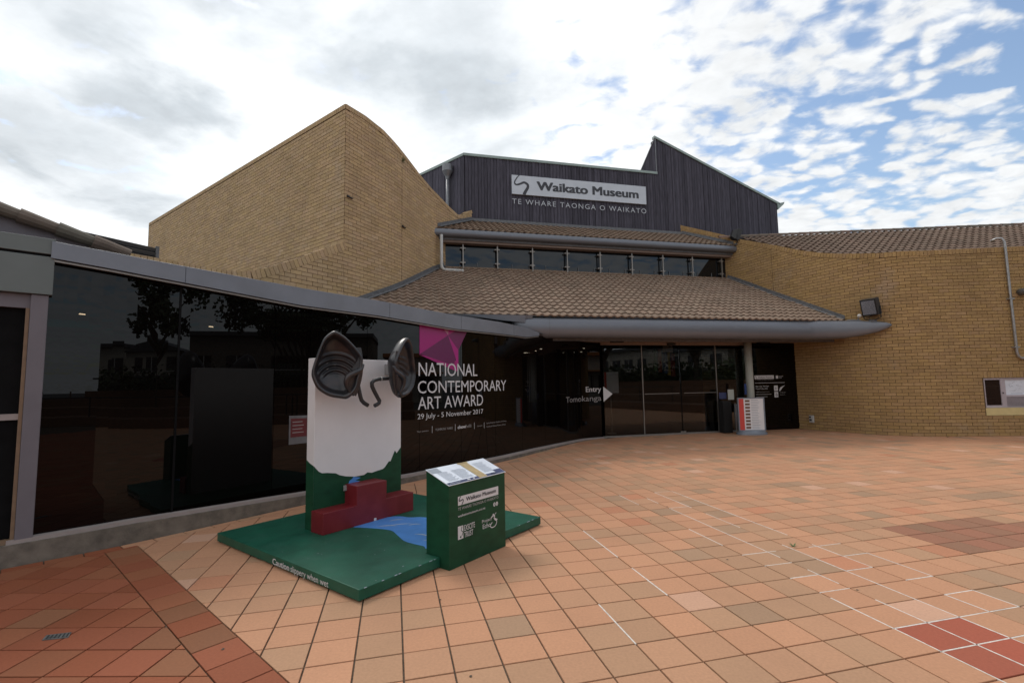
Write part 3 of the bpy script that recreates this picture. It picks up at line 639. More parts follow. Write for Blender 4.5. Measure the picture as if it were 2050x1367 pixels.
# roof and louvre behind the fascia at far left
lr = thing('ridge_roof_edge', 'row of big barge tiles and plastered gable just above the left fascia', 'roof', (-5.4, 5.3, 3.0))
A_ = Vector((-6.3, 4.25, 3.95)); B_ = Vector((-5.02, 5.72, 3.46)); dd = (B_-A_); L_ = dd.length; dd.normalize(); nb = Vector((0.75, -0.66, 0))
b = MB(); b.prism([A_-nb*0.05-ZZ*0.06, B_-nb*0.05-ZZ*0.06, B_-nb*0.05-ZZ*0.5, A_-nb*0.05-ZZ*1.0], -nb*0.15); b.build('gable_wall', 'post', lr)
upn = dd.cross(nb); upn = upn if upn.z > 0 else -upn
k = 0
while k*0.33 < L_:
    o = A_+dd*(k*0.33); b = MB(); rgs = []
    for t, e in ((0.0, 0.030), (0.37, 0.0)):
        c_ = o+dd*t; rr = 0.085+e
        rgs.append([c_+nb*(rr*math.cos(a))+upn*(rr*0.75*math.sin(a)) for a in [math.pi*(-0.35+1.7*j/10) for j in range(11)]])
    b.rings(rgs, closed=True, caps=True, c=(0.17*R.uniform(0.85, 1.1), 0.14, 0.115)); b.build('barge_tile', 'roof', lr, smooth=False); k += 1
lv = thing('roof_louvre', 'dark slatted roof ventilator box behind the left fascia, in front of the brick block', 'roof vent', (-6.7, 8.3, 3.0))
A_ = Vector((-8.2, 6.55, 4.44)); B_ = Vector((-6.41, 8.59, 4.23)); dd = Vector((B_.x-A_.x, B_.y-A_.y, 0)); L_ = dd.length; dd.normalize(); nb = Vector((dd.y, -dd.x, 0))
b = MB(); b.prism([A_, B_, Vector((B_.x, B_.y, 3.0)), Vector((A_.x, A_.y, 3.0))], -nb*1.2); b.build('vent_box', 'joint', lv)
for k in range(5):
    b = MB(); z = 0.03+k*0.085; b.prism([A_+nb*0.06-ZZ*z, B_+nb*0.06-ZZ*z, B_+nb*0.01-ZZ*(z+0.045), A_+nb*0.01-ZZ*(z+0.045)], nb*0.01+ZZ*0.012); b.build('louvre_slat', 'board', lv) if False else b.build('louvre_slat', 'steel', lv)
b = MB(); b.box(B_+nb*0.0-dd*0.04-ZZ*1.1, dd*0.05, nb*0.08, ZZ*1.12); b.build('corner_trim', 'flash', lv)

# ================================================================== LEFT BRICK BLOCK
bb = thing('brick_gallery_block', 'tall tan brick block with sharp corner and sweeping curved parapet, left of the clad tower', 'building', (-4.05, 11.5, 0))
PW = Path([(-6.7, 7.0), (-6.1, 8.0), (-5.4, 9.2), (-4.65, 10.5), (-4.05, 11.5)])
PR = Path([(-4.05, 11.5), (-3.62, 12.41), (-3.15, 13.49), (-2.6, 15.3), (-2.42, 15.75), (-1.45, 17.85)])
PL_ = Path([(-15.25, 19.9), (-4.05, 11.5)], smooth=False)
def stopf(P, L): return interp([(P.near(x, y)[1], z) for x, y, z in L])
wtop = stopf(PW, [(-6.7, 7.0, 3.9), (-5.42, 9.16, 3.93), (-5.22, 9.5, 4.01), (-5.07, 9.78, 4.13), (-4.9, 10.06, 4.29), (-4.66, 10.48, 4.53), (-4.4, 10.92, 4.82), (-4.05, 11.5, 5.18)])
rtop = stopf(PR, [(-4.05, 11.5, 8.70), (-3.76, 12.11, 8.74), (-3.47, 12.74, 8.70), (-3.25, 13.25, 8.57), (-3.09, 13.68, 8.46), (-2.8, 14.63, 8.24), (-2.51, 15.6, 8.08), (-2.11, 16.45, 7.85), (-1.9, 16.93, 7.76), (-1.75, 17.24, 7.84), (-1.45, 17.85, 8.27)])
pcs = []; caps = []
brick_wall(bb, PW, 2.6, wtop, 'pale', thick=lambda s_: min(0.24, 0.03+0.3*(PW.len-s_)), pieces=pcs, caps=caps, coping=0.19)
brick_wall(bb, PR, 3.3, rtop, 'pale', thick=lambda s_: min(0.24, 0.02+0.3*s_), pieces=pcs, caps=caps, coping=0.13)
brick_wall(bb, PL_, 3.0, lambda s: 8.70, 'pale', thick=lambda s_: min(0.24, 0.02+0.3*(PL_.len-s_)), pieces=pcs, caps=caps, coping=0.13)
emit_pieces(bb, 'brick', 'bricks', pcs, 'brick'); emit_pieces(bb, 'coping_brick', 'coping_bricks', caps, 'brick')
b = MB(); b.box((-15.35, 20.0, 0), Vector((3, 4, 0)), Vector((0.2, -0.1, 0)), (0, 0, 8.70)); b.face([(-15.25, 19.9, 8.6), (-4.2, 11.65, 8.6), (-1.6, 17.9, 7.6), (-8, 26, 7.6)]); b.build('block_roof', 'flash', bb)
# weep brackets on the tall block and a grass tuft near its parapet
for (s_, z_, tx) in [(0.06, 6.33, 'small rusty bracket at the sharp corner of the tall brick block'), (2.25, 6.22, 'small rusty bracket at the vertical joint halfway along the brick block')]:
    q = PR.at(s_, 0.0, z_); nr = PR.nrm(s_); tt = Vector((-nr.y, nr.x, 0)); b = MB(); b.box(q, tt*0.05, nr*0.06, ZZ*0.04); b.box(q+tt*0.05+ZZ*0.005, tt*0.14, nr*0.05, ZZ*0.02)
    o = b.build('wall_bracket', 'black'); o['label'] = tx; o['category'] = 'bracket'; o['group'] = 'brackets on the brick block'
b = MB(); q = PR.at(2.30, 0.0, 8.28)
for k in range(40):
    a = R.uniform(-1.3, 1.3); l = R.uniform(0.08, 0.26); nr = PR.nrm(2.3); tt = Vector((-nr.y, nr.x, 0)); o_ = q+nr*0.02+tt*R.uniform(-0.05, 0.05)-ZZ*R.uniform(0, 0.15)
    tip = o_+tt*math.sin(a)*l*0.6+nr*R.uniform(0.02, 0.12)+ZZ*l*(math.cos(a)-0.55); b.face([o_, o_+tt*0.014, tip])
o = b.build('wall_weed', 'weed'); o['label'] = 'tuft of grass growing from the brick joint below the curved parapet'; o['category'] = 'plant'
b = MB(); 
for z in [3.6+0.0]: b.box(PR.at(2.26, 0.0, 3.9), ZZ*4.3, PR.nrm(2.26)*0.0125, Vector((-PR.nrm(2.26).y, PR.nrm(2.26).x, 0))*0.012)
b.build('movement_joint', 'mortar', bb)

# ================================================================== CLAD TOWER
tw = thing('clad_tower', 'charcoal vertical-board tower with raised sloping right half behind the entrance roofs', 'building', F3(7, 17.7, 0))
DT = 17.69
def ttop(u): return 10.42 if u < 10.83 else 11.98+(9.56-11.98)*(u-10.83)/(16.86-10.83)
b = MB(); LD = Vector((math.sin(math.radians(-49)), math.cos(math.radians(-49)), 0))
b.prism([F3(2.67, DT+0.03, 0), F3(16.86, DT+0.03, 0), F3(16.86, DT+0.03, ttop(16.86)-0.02), F3(10.84, DT+0.03, ttop(10.84)-0.02), F3(10.82, DT+0.03, 10.40), F3(2.67, DT+0.03, 10.40)], NN*0.3)
q = F3(2.69, DT+0.03, 0); b.prism([q, q+LD*5.2, q+LD*5.2+ZZ*10.4, q+ZZ*10.4], Vector((0.3, 0.3, 0)))
b.prism([F3(2.8, DT+0.3, 10.3), F3(10.8, DT+0.3, 10.3), F3(10.8, DT+5, 9.6), F3(0, DT+5, 9.6)], (0, 0, 0.05))
q = F3(16.86, DT+0.05, 0); b.prism([q, q+NN*4, q+NN*4+ZZ*9.5, q+ZZ*9.5], -U*0.2)
b.prism([F3(10.9, DT+0.3, 11.85), F3(16.9, DT+0.3, 9.45), F3(16.9, DT+4, 9.45), F3(11.2, DT+0.9, 10.3)], (0, 0, 0.05))
b.build('tower_core', 'core', tw)
def bcol(): k = R.uniform(0.8, 1.2); return (0.068*k, 0.064*k, 0.082*k)
pcs = []
u = 2.67
while u < 16.85:
    w_ = R.choice([0.105, 0.125, 0.14, 0.125]); e = min(u+w_, 16.86)
    if u < 10.83 < e: e = 10.83
    o = R.choice([0.0, 0.004, 0.008, 0.02]); t1 = ttop(u+0.001); t2 = ttop(e-0.001); zb = 7.45 if u < 11 else 6.9
    fr = [F3(u+0.006, DT-o, zb), F3(e-0.006, DT-o, zb), F3(e-0.006, DT-o, t2-0.02), F3(u+0.006, DT-o, t1-0.02)]
    pcs.append(prism_piece([p+NN*(0.03+o) for p in fr], -NN*(0.03+o), bcol(), 0.004)); u = e
q = F3(2.66, DT, 0); ln = Vector((-LD.y, LD.x, 0)); ln = ln if ln.dot(Vector((0, -1, 0))) > 0 else -ln; t = 0.0
while t < 5.1:
    w_ = R.choice([0.17, 0.19, 0.2]); fr = [q+LD*(t+w_-0.008)+ZZ*7.0+ln*0.0, q+LD*(t+0.008)+ZZ*7.0, q+LD*(t+0.008)+ZZ*10.4, q+LD*(t+w_-0.008)+ZZ*10.4]
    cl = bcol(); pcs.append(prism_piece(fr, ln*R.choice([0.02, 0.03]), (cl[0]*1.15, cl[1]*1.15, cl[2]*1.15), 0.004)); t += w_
# triangular return of the raised part
q = F3(10.85, DT+0.02, 0)
for k in range(6):
    a = k*0.147; e = a+0.14; za = 11.98-(11.98-10.42)*a/0.88; ze = 11.98-(11.98-10.42)*e/0.88
    pcs.append(prism_piece([q+LD*e+ZZ*10.35, q+LD*a+ZZ*10.35, q+LD*a+ZZ*za, q+LD*e+ZZ*ze], ln*0.02, bcol(), 0.003))
emit_pieces(tw, 'cladding_board', 'cladding_boards', pcs, 'board')
def capbar(b, p, q_, h=0.10, dpt=0.09, lift=0.0): b.prism([V(p)-NN*0.05, V(q_)-NN*0.05, V(q_)-NN*0.05+ZZ*h, V(p)-NN*0.05+ZZ*h], NN*(dpt+0.1))
b = MB(); capbar(b, F3(2.62, DT, 10.39), F3(10.87, DT, 10.39)); capbar(b, F3(10.80, DT, 11.98), F3(17.02, DT, 9.49))
q = F3(2.66, DT, 10.39)+ln*0.06; b.prism([q+LD*5.2, q, q+ZZ*0.10, q+LD*5.2+ZZ*0.1], -ln*0.2)
b.prism([F3(16.86, DT-0.05, 9.55), F3(17.25, DT-0.05, 9.66), F3(17.2, DT-0.05, 9.55), F3(16.88, DT-0.05, 9.28)], NN*2.5)
b.build('parapet_cap', 'cap', tw)
b = MB(); q = F3(10.85, DT+0.02, 11.98)+ln*0.025; b.tube([q, q+LD*0.88-ZZ*1.56], 0.02, 6); b.tube([F3(10.84, DT-0.03, 10.4), F3(10.84, DT-0.03, 11.95)], 0.016, 6); b.build('corner_bead', 'steel', tw)
# rainwater head and pipe on the tower's left face
q = F3(2.66, DT, 0)+LD*0.75+ln*0.20
b = MB(); rg = []
for z, r_ in ((9.95+0.24, 0.20), (9.95, 0.20), (9.93, 0.205), (9.72, 0.09), (9.62, 0.065)): rg.append([q+Vector((r_*math.cos(a*math.pi/8), r_*math.sin(a*math.pi/8), z)) for a in range(16)])
b.rings(rg); b.build('rainwater_head', 'steel', tw, smooth=False)
b = MB(); b.tube([q+ZZ*9.64, q+ZZ*7.6], 0.062, 12); b.build('downpipe', 'steel', tw, smooth=True)

# ---- museum sign
sg = thing('museum_name_sign', 'long silver Waikato Museum signboard with dark lettering on the charcoal tower', 'sign', F3(7.37, DT, 8.6))
SP = lambda x, z: F3(x, DT-0.105, z)
b = MB(); b.prism([F3(4.49, DT-0.10, 9.0), F3(10.26, DT-0.10, 9.0), F3(10.26, DT-0.10, 9.765), F3(4.49, DT-0.10, 9.765)], NN*0.07); fin(b.build('signboard', 'signboard', sg), 0.004)
b = MB(); text(b, 'Waikato Museum', SP, 5.52, 9.235, 4.37, 0.335, 0.04); b.build('name_lettering', 'signdark', sg)
b = MB(); sw = smooth2([(4.80, 9.765), (4.70, 9.66), (4.60, 9.47), (4.66, 9.38), (4.80, 9.41), (4.98, 9.49), (5.12, 9.42), (5.13, 9.30), (5.04, 9.14), (4.97, 9.0)], 5)
ribbon(b, sw, [0.03+0.10*(i/len(sw)) for i in range(len(sw))], SP); b.build('swirl_logo', 'signdark', sg)
b = MB(); text(b, 'TE WHARE TAONGA O WAIKATO', lambda x, z: F3(x, DT-0.06, z), 4.50, 8.625, 5.76, 0.20, -0.004, 1.25); b.build('maori_lettering', 'signlet', sg)

# ================================================================== ENTRANCE: roofs, clerestory, doors
eb = thing('entrance_hall', 'museum entrance hall with two tiled lean-to roofs, clerestory strip and glass doors', 'building', F3(7, 13.65, 0))
PITCHR = math.radians(27.45); ES = NN*math.cos(PITCHR)+ZZ*math.sin(PITCHR); EN = -NN*math.sin(PITCHR)+ZZ*math.cos(PITCHR)
PRW = Path([(7.2, 20.1), (7.75, 19.6), (8.25, 19.13), (8.75, 18.5), (9.3, 17.1), (9.8, 16.0), (10.3, 14.9), (10.6, 14.42), (10.93, 14.05), (11.35, 13.79), (11.9, 13.65), (12.8, 13.56), (14.2, 13.45), (19, 13.05)])
def left_lim(d):   # u of left brick wall at offset d
    best = None
    for P in (PR,):
        for q in P.P:
            dd_ = q.x*NN.x+q.y*NN.y; uu = q.x*U.x+q.y*U.y
            if best is None or abs(dd_-d) < best[0]: best = (abs(dd_-d), uu)
    return best[1]
def right_lim(d):
    best = None
    for q in PRW.P:
        dd_ = q.x*NN.x+q.y*NN.y; uu = q.x*U.x+q.y*U.y
        if uu > 14.2: continue
        if best is None or abs(dd_-d) < best[0]: best = (abs(dd_-d), uu)
    return best[1]
lim = [(left_lim(11.85+0.1*k), right_lim(11.85+0.1*k)) for k in range(70)]
def limd(d): k = max(0, min(69, int(round((d-11.85)/0.1)))); return lim[k]
def inL(u_, s_):
    d = 11.85+s_*math.cos(PITCHR)
    if s_ < -0.05 or d > 16.2: return False
    a, c_ = limd(d); return a-0.1 < u_+UO < c_+0.12
UO = -1.5
def under(b, d0, z0, d1, ext=0.0):
    k = 12
    for i in range(k):
        da = d0+(d1-d0)*i/k; db = d0+(d1-d0)*(i+1)/k; za = z0+(da-d0)*math.tan(PITCHR); zb = z0+(db-d0)*math.tan(PITCHR)
        a, c_ = limd(da); e, f = limd(db); b.face([F3(a-0.15, da, za), F3(c_+0.15, da, za), F3(f+0.15, db, zb), F3(e-0.15, db, zb)])
b = MB(); under(b, 11.87, 3.36, 16.2); b.build('roof_underlay', 'core', eb)
roof_tiles(eb, F3(UO, 11.85, 3.385), U, ES, EN, 16, 5.0, inL, base=(0.25, 0.18, 0.135))
ur = thing('upper_lean_to_roof', 'narrow tiled roof strip between the clerestory and the charcoal tower', 'roof', F3(7, 15.8, 6.8))
def inU(u_, s_):
    d = 15.8+s_*math.cos(PITCHR)
    if s_ < -0.05 or d > DT: return False
    a, c_ = limd(d); return a-0.1 < u_+UO < c_+0.12
b = MB(); under(b, 15.82, 6.83, DT+0.1); b.build('roof_underlay', 'core', ur)
roof_tiles(ur, F3(UO, 15.8, 6.85), U, ES, EN, 16, 2.2, inU, base=(0.21, 0.15, 0.11))
b = MB(); b.prism([F3(2.5, DT-0.12, 7.84), F3(13, DT-0.12, 7.84), F3(13, DT-0.02, 7.96), F3(2.5, DT-0.02, 7.96)], (0, 0, -0.03)); b.build('ridge_flashing', 'flash', ur)
# flashings along the brick walls
def flashing(th, P, s0, s1, plane, o=0.03, h=0.13, m='flash'):
    b = MB(); n = 16; rg = []
    for i in range(n+1):
        s_ = s0+(s1-s0)*i/n; q = P.at(s_, 0); d = q.dot(NN); z = plane(d)
        rg.append([P.at(s_, 0.012, z+0.02), P.at(s_, 0.13, z+0.045), P.at(s_, 0.11, z+0.075), P.at(s_, 0.03, z+0.08), P.at(s_, 0.025, z+h+0.05), P.at(s_, 0.011, z+h+0.05)])
    b.rings(rg); b.build('wall_flashing', m, th)
zl = lambda d: 3.385+(d-11.85)*math.tan(PITCHR); zu = lambda d: 6.85+(d-15.8)*math.tan(PITCHR)
sL = lambda P, d: min(((abs(P.at(P.len*i/200).dot(NN)-d), P.len*i/200) for i in range(201)))[1]
sR = lambda d: min(((abs(PRW.at(t_).dot(NN)-d), t_) for t_ in [PRW.len*0.55*i/300 for i in range(301)]))[1]
flashing(eb, PR, sL(PR, 11.9), sL(PR, 16.15), zl); flashing(ur, PR, sL(PR, 15.85), sL(PR, DT-0.05), zu)
flashing(eb, PRW, sR(16.15), sR(11.9), zl); flashing(ur, PRW, sR(DT-0.02), sR(15.85), zu)
# big rounded gutter
def gutter(th, stations, m='gutter', name='gutter'):
    """stations = (u, d, top, height, half depth); swept superellipse"""
    rg = []; st_ = stations; L = []
    for k in range(len(st_)-1):
        n = max(2, int(abs(st_[k+1][0]-st_[k][0])/0.18)+2) if st_[k+1][0]-st_[k][0] > 0.1 else 3
        for q in range(n):
            t = q/n; L.append([x+(y-x)*t for x, y in zip(st_[k], st_[k+1])])
    L.append(st_[-1])
    for uu, dc, zt, hh, dep in L:
        cz = zt-hh/2; rg.append([F3(uu, dc+dep*(abs(math.cos(an))**0.85)*(1 if math.cos(an) > 0 else -1), cz+hh/2*(abs(math.sin(an))**0.8)*(1 if math.sin(an) > 0 else -1)) for an in [2*math.pi*a/24 for a in range(24)]])
    b = MB(); b.rings(rg); return b.build(name, m, th, smooth=True)
gutter(eb, [(3.0, 12.05, 3.33, 0.06, 0.03), (3.05, 12.04, 3.37, 0.24, 0.12), (3.18, 12.03, 3.395, 0.42, 0.19), (3.4, 12.03, 3.405, 0.52, 0.23), (3.7, 12.03, 3.405, 0.56, 0.24), (12.2, 12.0, 3.405, 0.57, 0.24), (12.75, 11.78, 3.395, 0.56, 0.23), (13.15, 11.53, 3.37, 0.52, 0.20), (13.45, 11.28, 3.34, 0.44, 0.16), (13.7, 11.04, 3.295, 0.32, 0.11), (13.88, 10.88, 3.25, 0.18, 0.07), (13.98, 10.80, 3.20, 0.06, 0.02)])
b = MB(); b.prism([F3(0.4, 11.80, 3.41), F3(3.5, 11.80, 3.41), F3(3.5, 11.84, 3.33), F3(0.4, 11.84, 3.33)], NN*0.05); b.prism([F3(1.6, 11.78, 3.405), F3(3.3, 11.76, 3.40), F3(3.3, 11.8, 3.22), F3(2.6, 11.8, 3.28)], NN*0.06); b.build('gutter_lip', 'fascia', eb)
b = MB(); b.box(F3(1.3, 11.855, 3.395), U*13.2, NN*0.05, ZZ*0.016); b.build('eave_strip', 'flash', eb)
for uu in (3.95, 7.9, 11.9):   # gutter joints
    b = MB(); rg = []
    for t_ in (0, 0.008): rg.append([F3(uu+t_, 12.03+0.2425*(abs(math.cos(a))**0.85)*(1 if math.cos(a) > 0 else -1), 3.125+0.2825*(abs(math.sin(a))**0.8)*(1 if math.sin(a) > 0 else -1)) for a in [2*math.pi*k/28 for k in range(28)]])
    b.rings(rg); b.build('gutter_joint', 'flash', eb)
gutter(ur, [(1.02, 15.86, 6.875, 0.27, 0.15), (13.3, 15.86, 6.875, 0.27, 0.15), (13.55, 15.84, 6.86, 0.24, 0.14), (13.7, 15.80, 6.83, 0.14, 0.08), (13.74, 15.79, 6.81, 0.04, 0.03)])
b = MB(); b.box(F3(1.1, 15.95, 6.46), U*12.6, NN*0.3, ZZ*0.10); b.build('eaves_soffit', 'soffit', ur)
b = MB(); b.box(F3(1.25, 15.90, 6.53), U*12.35, NN*0.03, ZZ*0.12); b.build('eaves_fascia', 'flash', ur)
# clerestory strip
cl_ = thing('clerestory_window', 'long dark clerestory window strip between the two tiled roofs', 'window', F3(7, 16.2, 5.6))
posts = [2.34, 3.54, 4.81, 6.11, 7.39, 8.67, 9.96, 11.23, 12.54]
ed = [1.0]+posts+[13.6]
b = MB(); b.box(F3(0.9, 16.26, 5.3), U*13, NN*0.05, ZZ*1.3); b.build('backing', 'core', cl_)
for a, c_ in zip(ed, ed[1:]):
    b = MB(); b.box(F3(a+0.012, 16.22, 5.68), U*(c_-a-0.024), NN*0.012, ZZ*0.80); b.build('pane', 'clerglass', cl_)
    b = MB(); b.box(F3(a+0.03, 16.212, 5.80), U*(c_-a-0.06), NN*0.004, ZZ*0.005); 
b = MB(); b.box(F3(0.95, 16.14, 5.62), U*12.9, NN*0.12, ZZ*0.06); b.build('bottom_rail', 'ochre', cl_)
b = MB(); b.box(F3(0.95, 16.08, 5.50), U*12.9, NN*0.15, ZZ*0.12); b.build('apron_flashing', 'flash', cl_)
for uu in posts:
    b = MB(); b.box(F3(uu-0.018, 16.05, 5.60), U*0.036, NN*0.05, ZZ*0.88)
    for z in (5.80, 6.30): b.box(F3(uu-0.09, 16.08, z), U*0.18, NN*0.12, ZZ*0.035); b.box(F3(uu-0.03, 16.06, z-0.03), U*0.06, NN*0.1, ZZ*0.09)
    b.build('glazing_post', 'metaltrim', cl_)
for k in range(20):
    uu = 1.6+k*0.62
    b = MB(); b.box(F3(uu, 16.195, 5.68), U*0.02, NN*0.02, ZZ*0.17); b.build('glazing_clip', 'flash', cl_)
# soffit of the canopy
LP = [CURB.at(SOFF+s_, -0.13, 2.88) for s_ in [8.3, 9, 9.7, 10.4, 11.1, 11.8, 12.3]]
poly = [F3(2.6, 11.95, 2.88)]+LP+[F3(6.1, 13.9, 2.88), F3(13.9, 13.9, 2.88), F3(13.75, 12.8, 2.88), F3(13.7, 11.95, 2.88)]
b = MB(); b.prism(poly, (0, 0, 0.05)); b.build('soffit', 'soffit', eb)
b = MB(); b.box(F3(3.6, 12.27, 2.80), U*10.0, NN*0.03, ZZ*0.08); b.build('soffit_trim', 'flash', eb)
# downlights
for i_, (px_, tx) in enumerate([(9.0, 'left of the three small lit downlights in the entrance soffit'), (10.0, 'middle of the three small lit downlights in the entrance soffit'), (11.0, 'right of the three small lit downlights in the entrance soffit')]):
    q = F3(px_-0.75, 13.0, 2.872); b = MB(); b.rings([[q+Vector((0.045*math.cos(a*math.pi/6), 0.045*math.sin(a*math.pi/6), z)) for a in range(12)] for z in (0, 0.012)])
    o = b.build('downlight', 'downlight'); o['label'] = tx; o['category'] = 'lamp'; o['group'] = 'lit downlights in the entrance soffit'
for u_, tx in ((6.35, 'dark flat sensor box on the soffit above the arrow'), (11.55, 'dark flat sensor box on the soffit above the column')):
    b = MB(); b.box(F3(u_, 13.2, 2.845), U*0.4, NN*0.12, ZZ*0.03); o = b.build('soffit_sensor', 'black'); o['label'] = tx; o['category'] = 'sensor'; o['group'] = 'sensor boxes on the soffit'
# doors and glass entry
dr = thing('entrance_glass_doors', 'frameless tinted glass entrance doors between the curved black glass and the white column', 'doors', F3(8.7, 13.65, 0))
for a, c_, nm in ((6.25, 7.56, 'side_glass'), (7.56, 8.89, 'door_leaf'), (8.89, 10.2, 'door_leaf'), (10.2, 11.38, 'side_glass')):
    b = MB(); b.box(F3(a+0.006, 13.645, 0.05), U*(c_-a-0.012), NN*0.012, ZZ*2.83); b.build(nm, 'doorglass', dr)
for a in (7.56, 10.2):
    b = MB(); b.box(F3(a-0.012, 13.625, 0.05), U*0.024, NN*0.04, ZZ*2.83); b.build('frame', 'metaltrim', dr)
b = MB(); b.box(F3(8.885, 13.62, 0.05), U*0.012, NN*0.04, ZZ*2.83); b.build('meeting_stile', 'joint', dr)
b = MB(); b.box(F3(6.2, 13.60, 0.0), U*5.2, NN*0.09, ZZ*0.05); b.build('threshold', 'metaltrim', dr)
b = MB(); b.box(F3(6.2, 13.62, 2.80), U*5.2, NN*0.09, ZZ*0.085); b.build('door_header', 'soffit', dr)
for a, c_ in ((7.6, 8.8), (8.98, 10.15)):
    b = MB(); b.box(F3(a, 13.60, 1.275), U*(c_-a), NN*0.012, ZZ*0.016); b.build('push_bar', 'metaltrim', dr)
b = MB(); b.box(F3(8.80, 13.60, 0.04), U*0.08, NN*0.03, ZZ*0.06); b.box(F3(8.90, 13.60, 0.04), U*0.08, NN*0.03, ZZ*0.06); b.build('patch_fitting', 'metaltrim', dr)
b = MB(); b.box(F3(8.45, 13.52, 2.80), U*0.25, NN*0.09, ZZ*0.06); b.build('door_sensor', 'black', dr)
# interior seen dimly through the doors
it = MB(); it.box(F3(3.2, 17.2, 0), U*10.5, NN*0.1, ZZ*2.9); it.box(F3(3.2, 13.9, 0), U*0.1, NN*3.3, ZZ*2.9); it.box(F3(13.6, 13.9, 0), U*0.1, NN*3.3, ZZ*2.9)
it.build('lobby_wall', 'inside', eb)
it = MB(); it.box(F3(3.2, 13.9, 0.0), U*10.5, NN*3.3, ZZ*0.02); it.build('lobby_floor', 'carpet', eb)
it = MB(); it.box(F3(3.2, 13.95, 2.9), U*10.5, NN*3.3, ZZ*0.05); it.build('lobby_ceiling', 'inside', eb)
it = thing('lobby_banner', 'striped green, blue, yellow and red banner hanging dimly behind the entrance doors', 'banner', F3(8.8, 14.6, 2.1))
for k, (m_, w_) in enumerate((('gbanner', 0.1), ('rbanner', 0.12), ('bbanner', 0.2), ('ybanner', 0.13), ('rbanner', 0.14))):
    b = MB(); b.box(F3(8.55+k*0.16, 14.6, 2.02-0.05*k), U*w_, NN*0.02, ZZ*0.78); b.build('stripe', m_, it)
b = MB(); b.box(F3(8.34, 13.70, 2.58), U*0.36, NN*0.004, ZZ*0.24); o = b.build('paper_notice', 'greyvinyl'); o['label'] = 'pale paper notice stuck high inside the left door leaf'; o['category'] = 'notice'
# pole sign inside
ps = thing('lobby_pole_sign', 'white menu board on a thin pole standing behind the glass by the arrow', 'sign', F3(6.92, 14.4, 0.02))
b = MB(); b.box(F3(6.62, 14.4, 1.32), U*0.50, NN*0.02, ZZ*0.67); b.build('board', 'paper', ps)
b = MB(); b.box(F3(6.62, 14.395, 1.32), U*0.08, NN*0.004, ZZ*0.67); b.build('red_strip', 'standred', ps)
b = MB(); b.tube([F3(6.84, 14.42, 0.05), F3(6.84, 14.42, 1.4)], 0.02, 8); b.build('pole', 'metaltrim', ps)
b = MB(); b.tube([F3(6.84, 14.42, 0.02), F3(6.84, 14.42, 0.05)], 0.15, 14); b.build('foot', 'metaltrim', ps)
# column
b = MB(); b.tube([F3(11.28, 13.42, 0.0), F3(11.28, 13.42, 2.88)], 0.115, 24); o = b.build('round_column', 'column', smooth=True); o['label'] = 'round pale grey column under the canopy behind the poster stand'; o['category'] = 'column'
# black info panel right of the column
bp = thing('black_glass_panel', 'black glass panel with white museum lettering between the column and the brick wall', 'glass panel', F3(12.6, 13.6, 0))
b = MB(); b.box(F3(11.42, 13.60, 0.02), U*(13.86-11.42), NN*0.03, ZZ*2.86); b.build('panel_glass', 'blackglass', bp)
QP = lambda x, z: F3(x, 13.597, z)
QF = lambda x, z: F3(x, 13.5955, z)
b = MB(); b.face([QP(11.62, 1.685), QP(12.38, 1.685), QP(12.38, 1.80), QP(11.62, 1.80)]); b.face([QP(12.46, 1.69), QP(12.55, 1.69), QP(12.55, 1.79), QP(12.46, 1.79)])
b.face([QP(11.62, 1.548), QP(12.80, 1.548), QP(12.80, 1.558), QP(11.62, 1.558)])
b.face([QP(12.36, 1.28), QP(12.51, 1.28), QP(12.51, 1.46), QP(12.36, 1.46)]); b.face([QP(12.36, 1.07), QP(12.51, 1.07), QP(12.51, 1.25), QP(12.36, 1.25)])
ribbon(b, smooth2([(12.57, 1.27), (12.63, 1.36), (12.70, 1.41), (12.80, 1.46)], 5), [0.01, 0.03, 0.05, 0.06, 0.07, 0.07, 0.06, 0.055, 0.05, 0.045, 0.035, 0.03, 0.02, 0.012, 0.008, 0.004], QP)
text(b, 'EXSCITE', QP, 12.57, 1.75, 0.18, 0.03); text(b, 'TRUST', QP, 12.57, 1.70, 0.13, 0.03)
text(b, 'Open daily, 10am-5pm', QP, 11.64, 1.425, 0.52, 0.042); text(b, 'Closed 25 December', QP, 11.64, 1.345, 0.48, 0.042); b.build('panel_graphics', 'white', bp)
b = MB(); text(b, 'waikatomuseum.co.nz', QP, 11.64, 1.245, 0.52, 0.034)
for z_, l_ in ((1.17, 0.60), (1.09, 0.44)): b.face([QP(11.64, z_), QP(11.64+l_, z_), QP(11.64+l_, z_+0.016), QP(11.64, z_+0.016)])
text(b, 'TE WHARE TAONGA O WAIKATO', QP, 11.63, 1.645, 0.74, 0.024)
text(b, 'NEW ZEALAND', QP, 12.58, 1.21, 0.22, 0.03); text(b, 'museum', QP, 12.58, 1.14, 0.2, 0.03); b.build('small_print', 'greyvinyl', bp)
b = MB(); text(b, 'Waikato Museum', QF, 11.76, 1.715, 0.56, 0.05, 0.008); b.build('name_print', 'joint', bp); b = MB(); ribbon(b, [(11.67, 1.79), (11.64, 1.75), (11.69, 1.75), (11.70, 1.69)], 0.012, QF); b.build('swirl_print', 'joint', bp); b = MB()
b.rings([[QF(12.43+0.035*math.cos(a*math.pi/6), 1.135+0.035*math.sin(a*math.pi/6)) for a in range(12)], [QF(12.43+0.022*math.cos(a*math.pi/6), 1.135+0.022*math.sin(a*math.pi/6)) for a in range(12)]], caps=False)
ribbon(b, [(12.43, 1.23), (12.425, 1.17), (12.47, 1.17), (12.49, 1.11)], 0.013, QF); text(b, 'i', QF, 12.42, 1.33, 0.02, 0.08, 0.02); b.build('access_symbols', 'joint', bp)
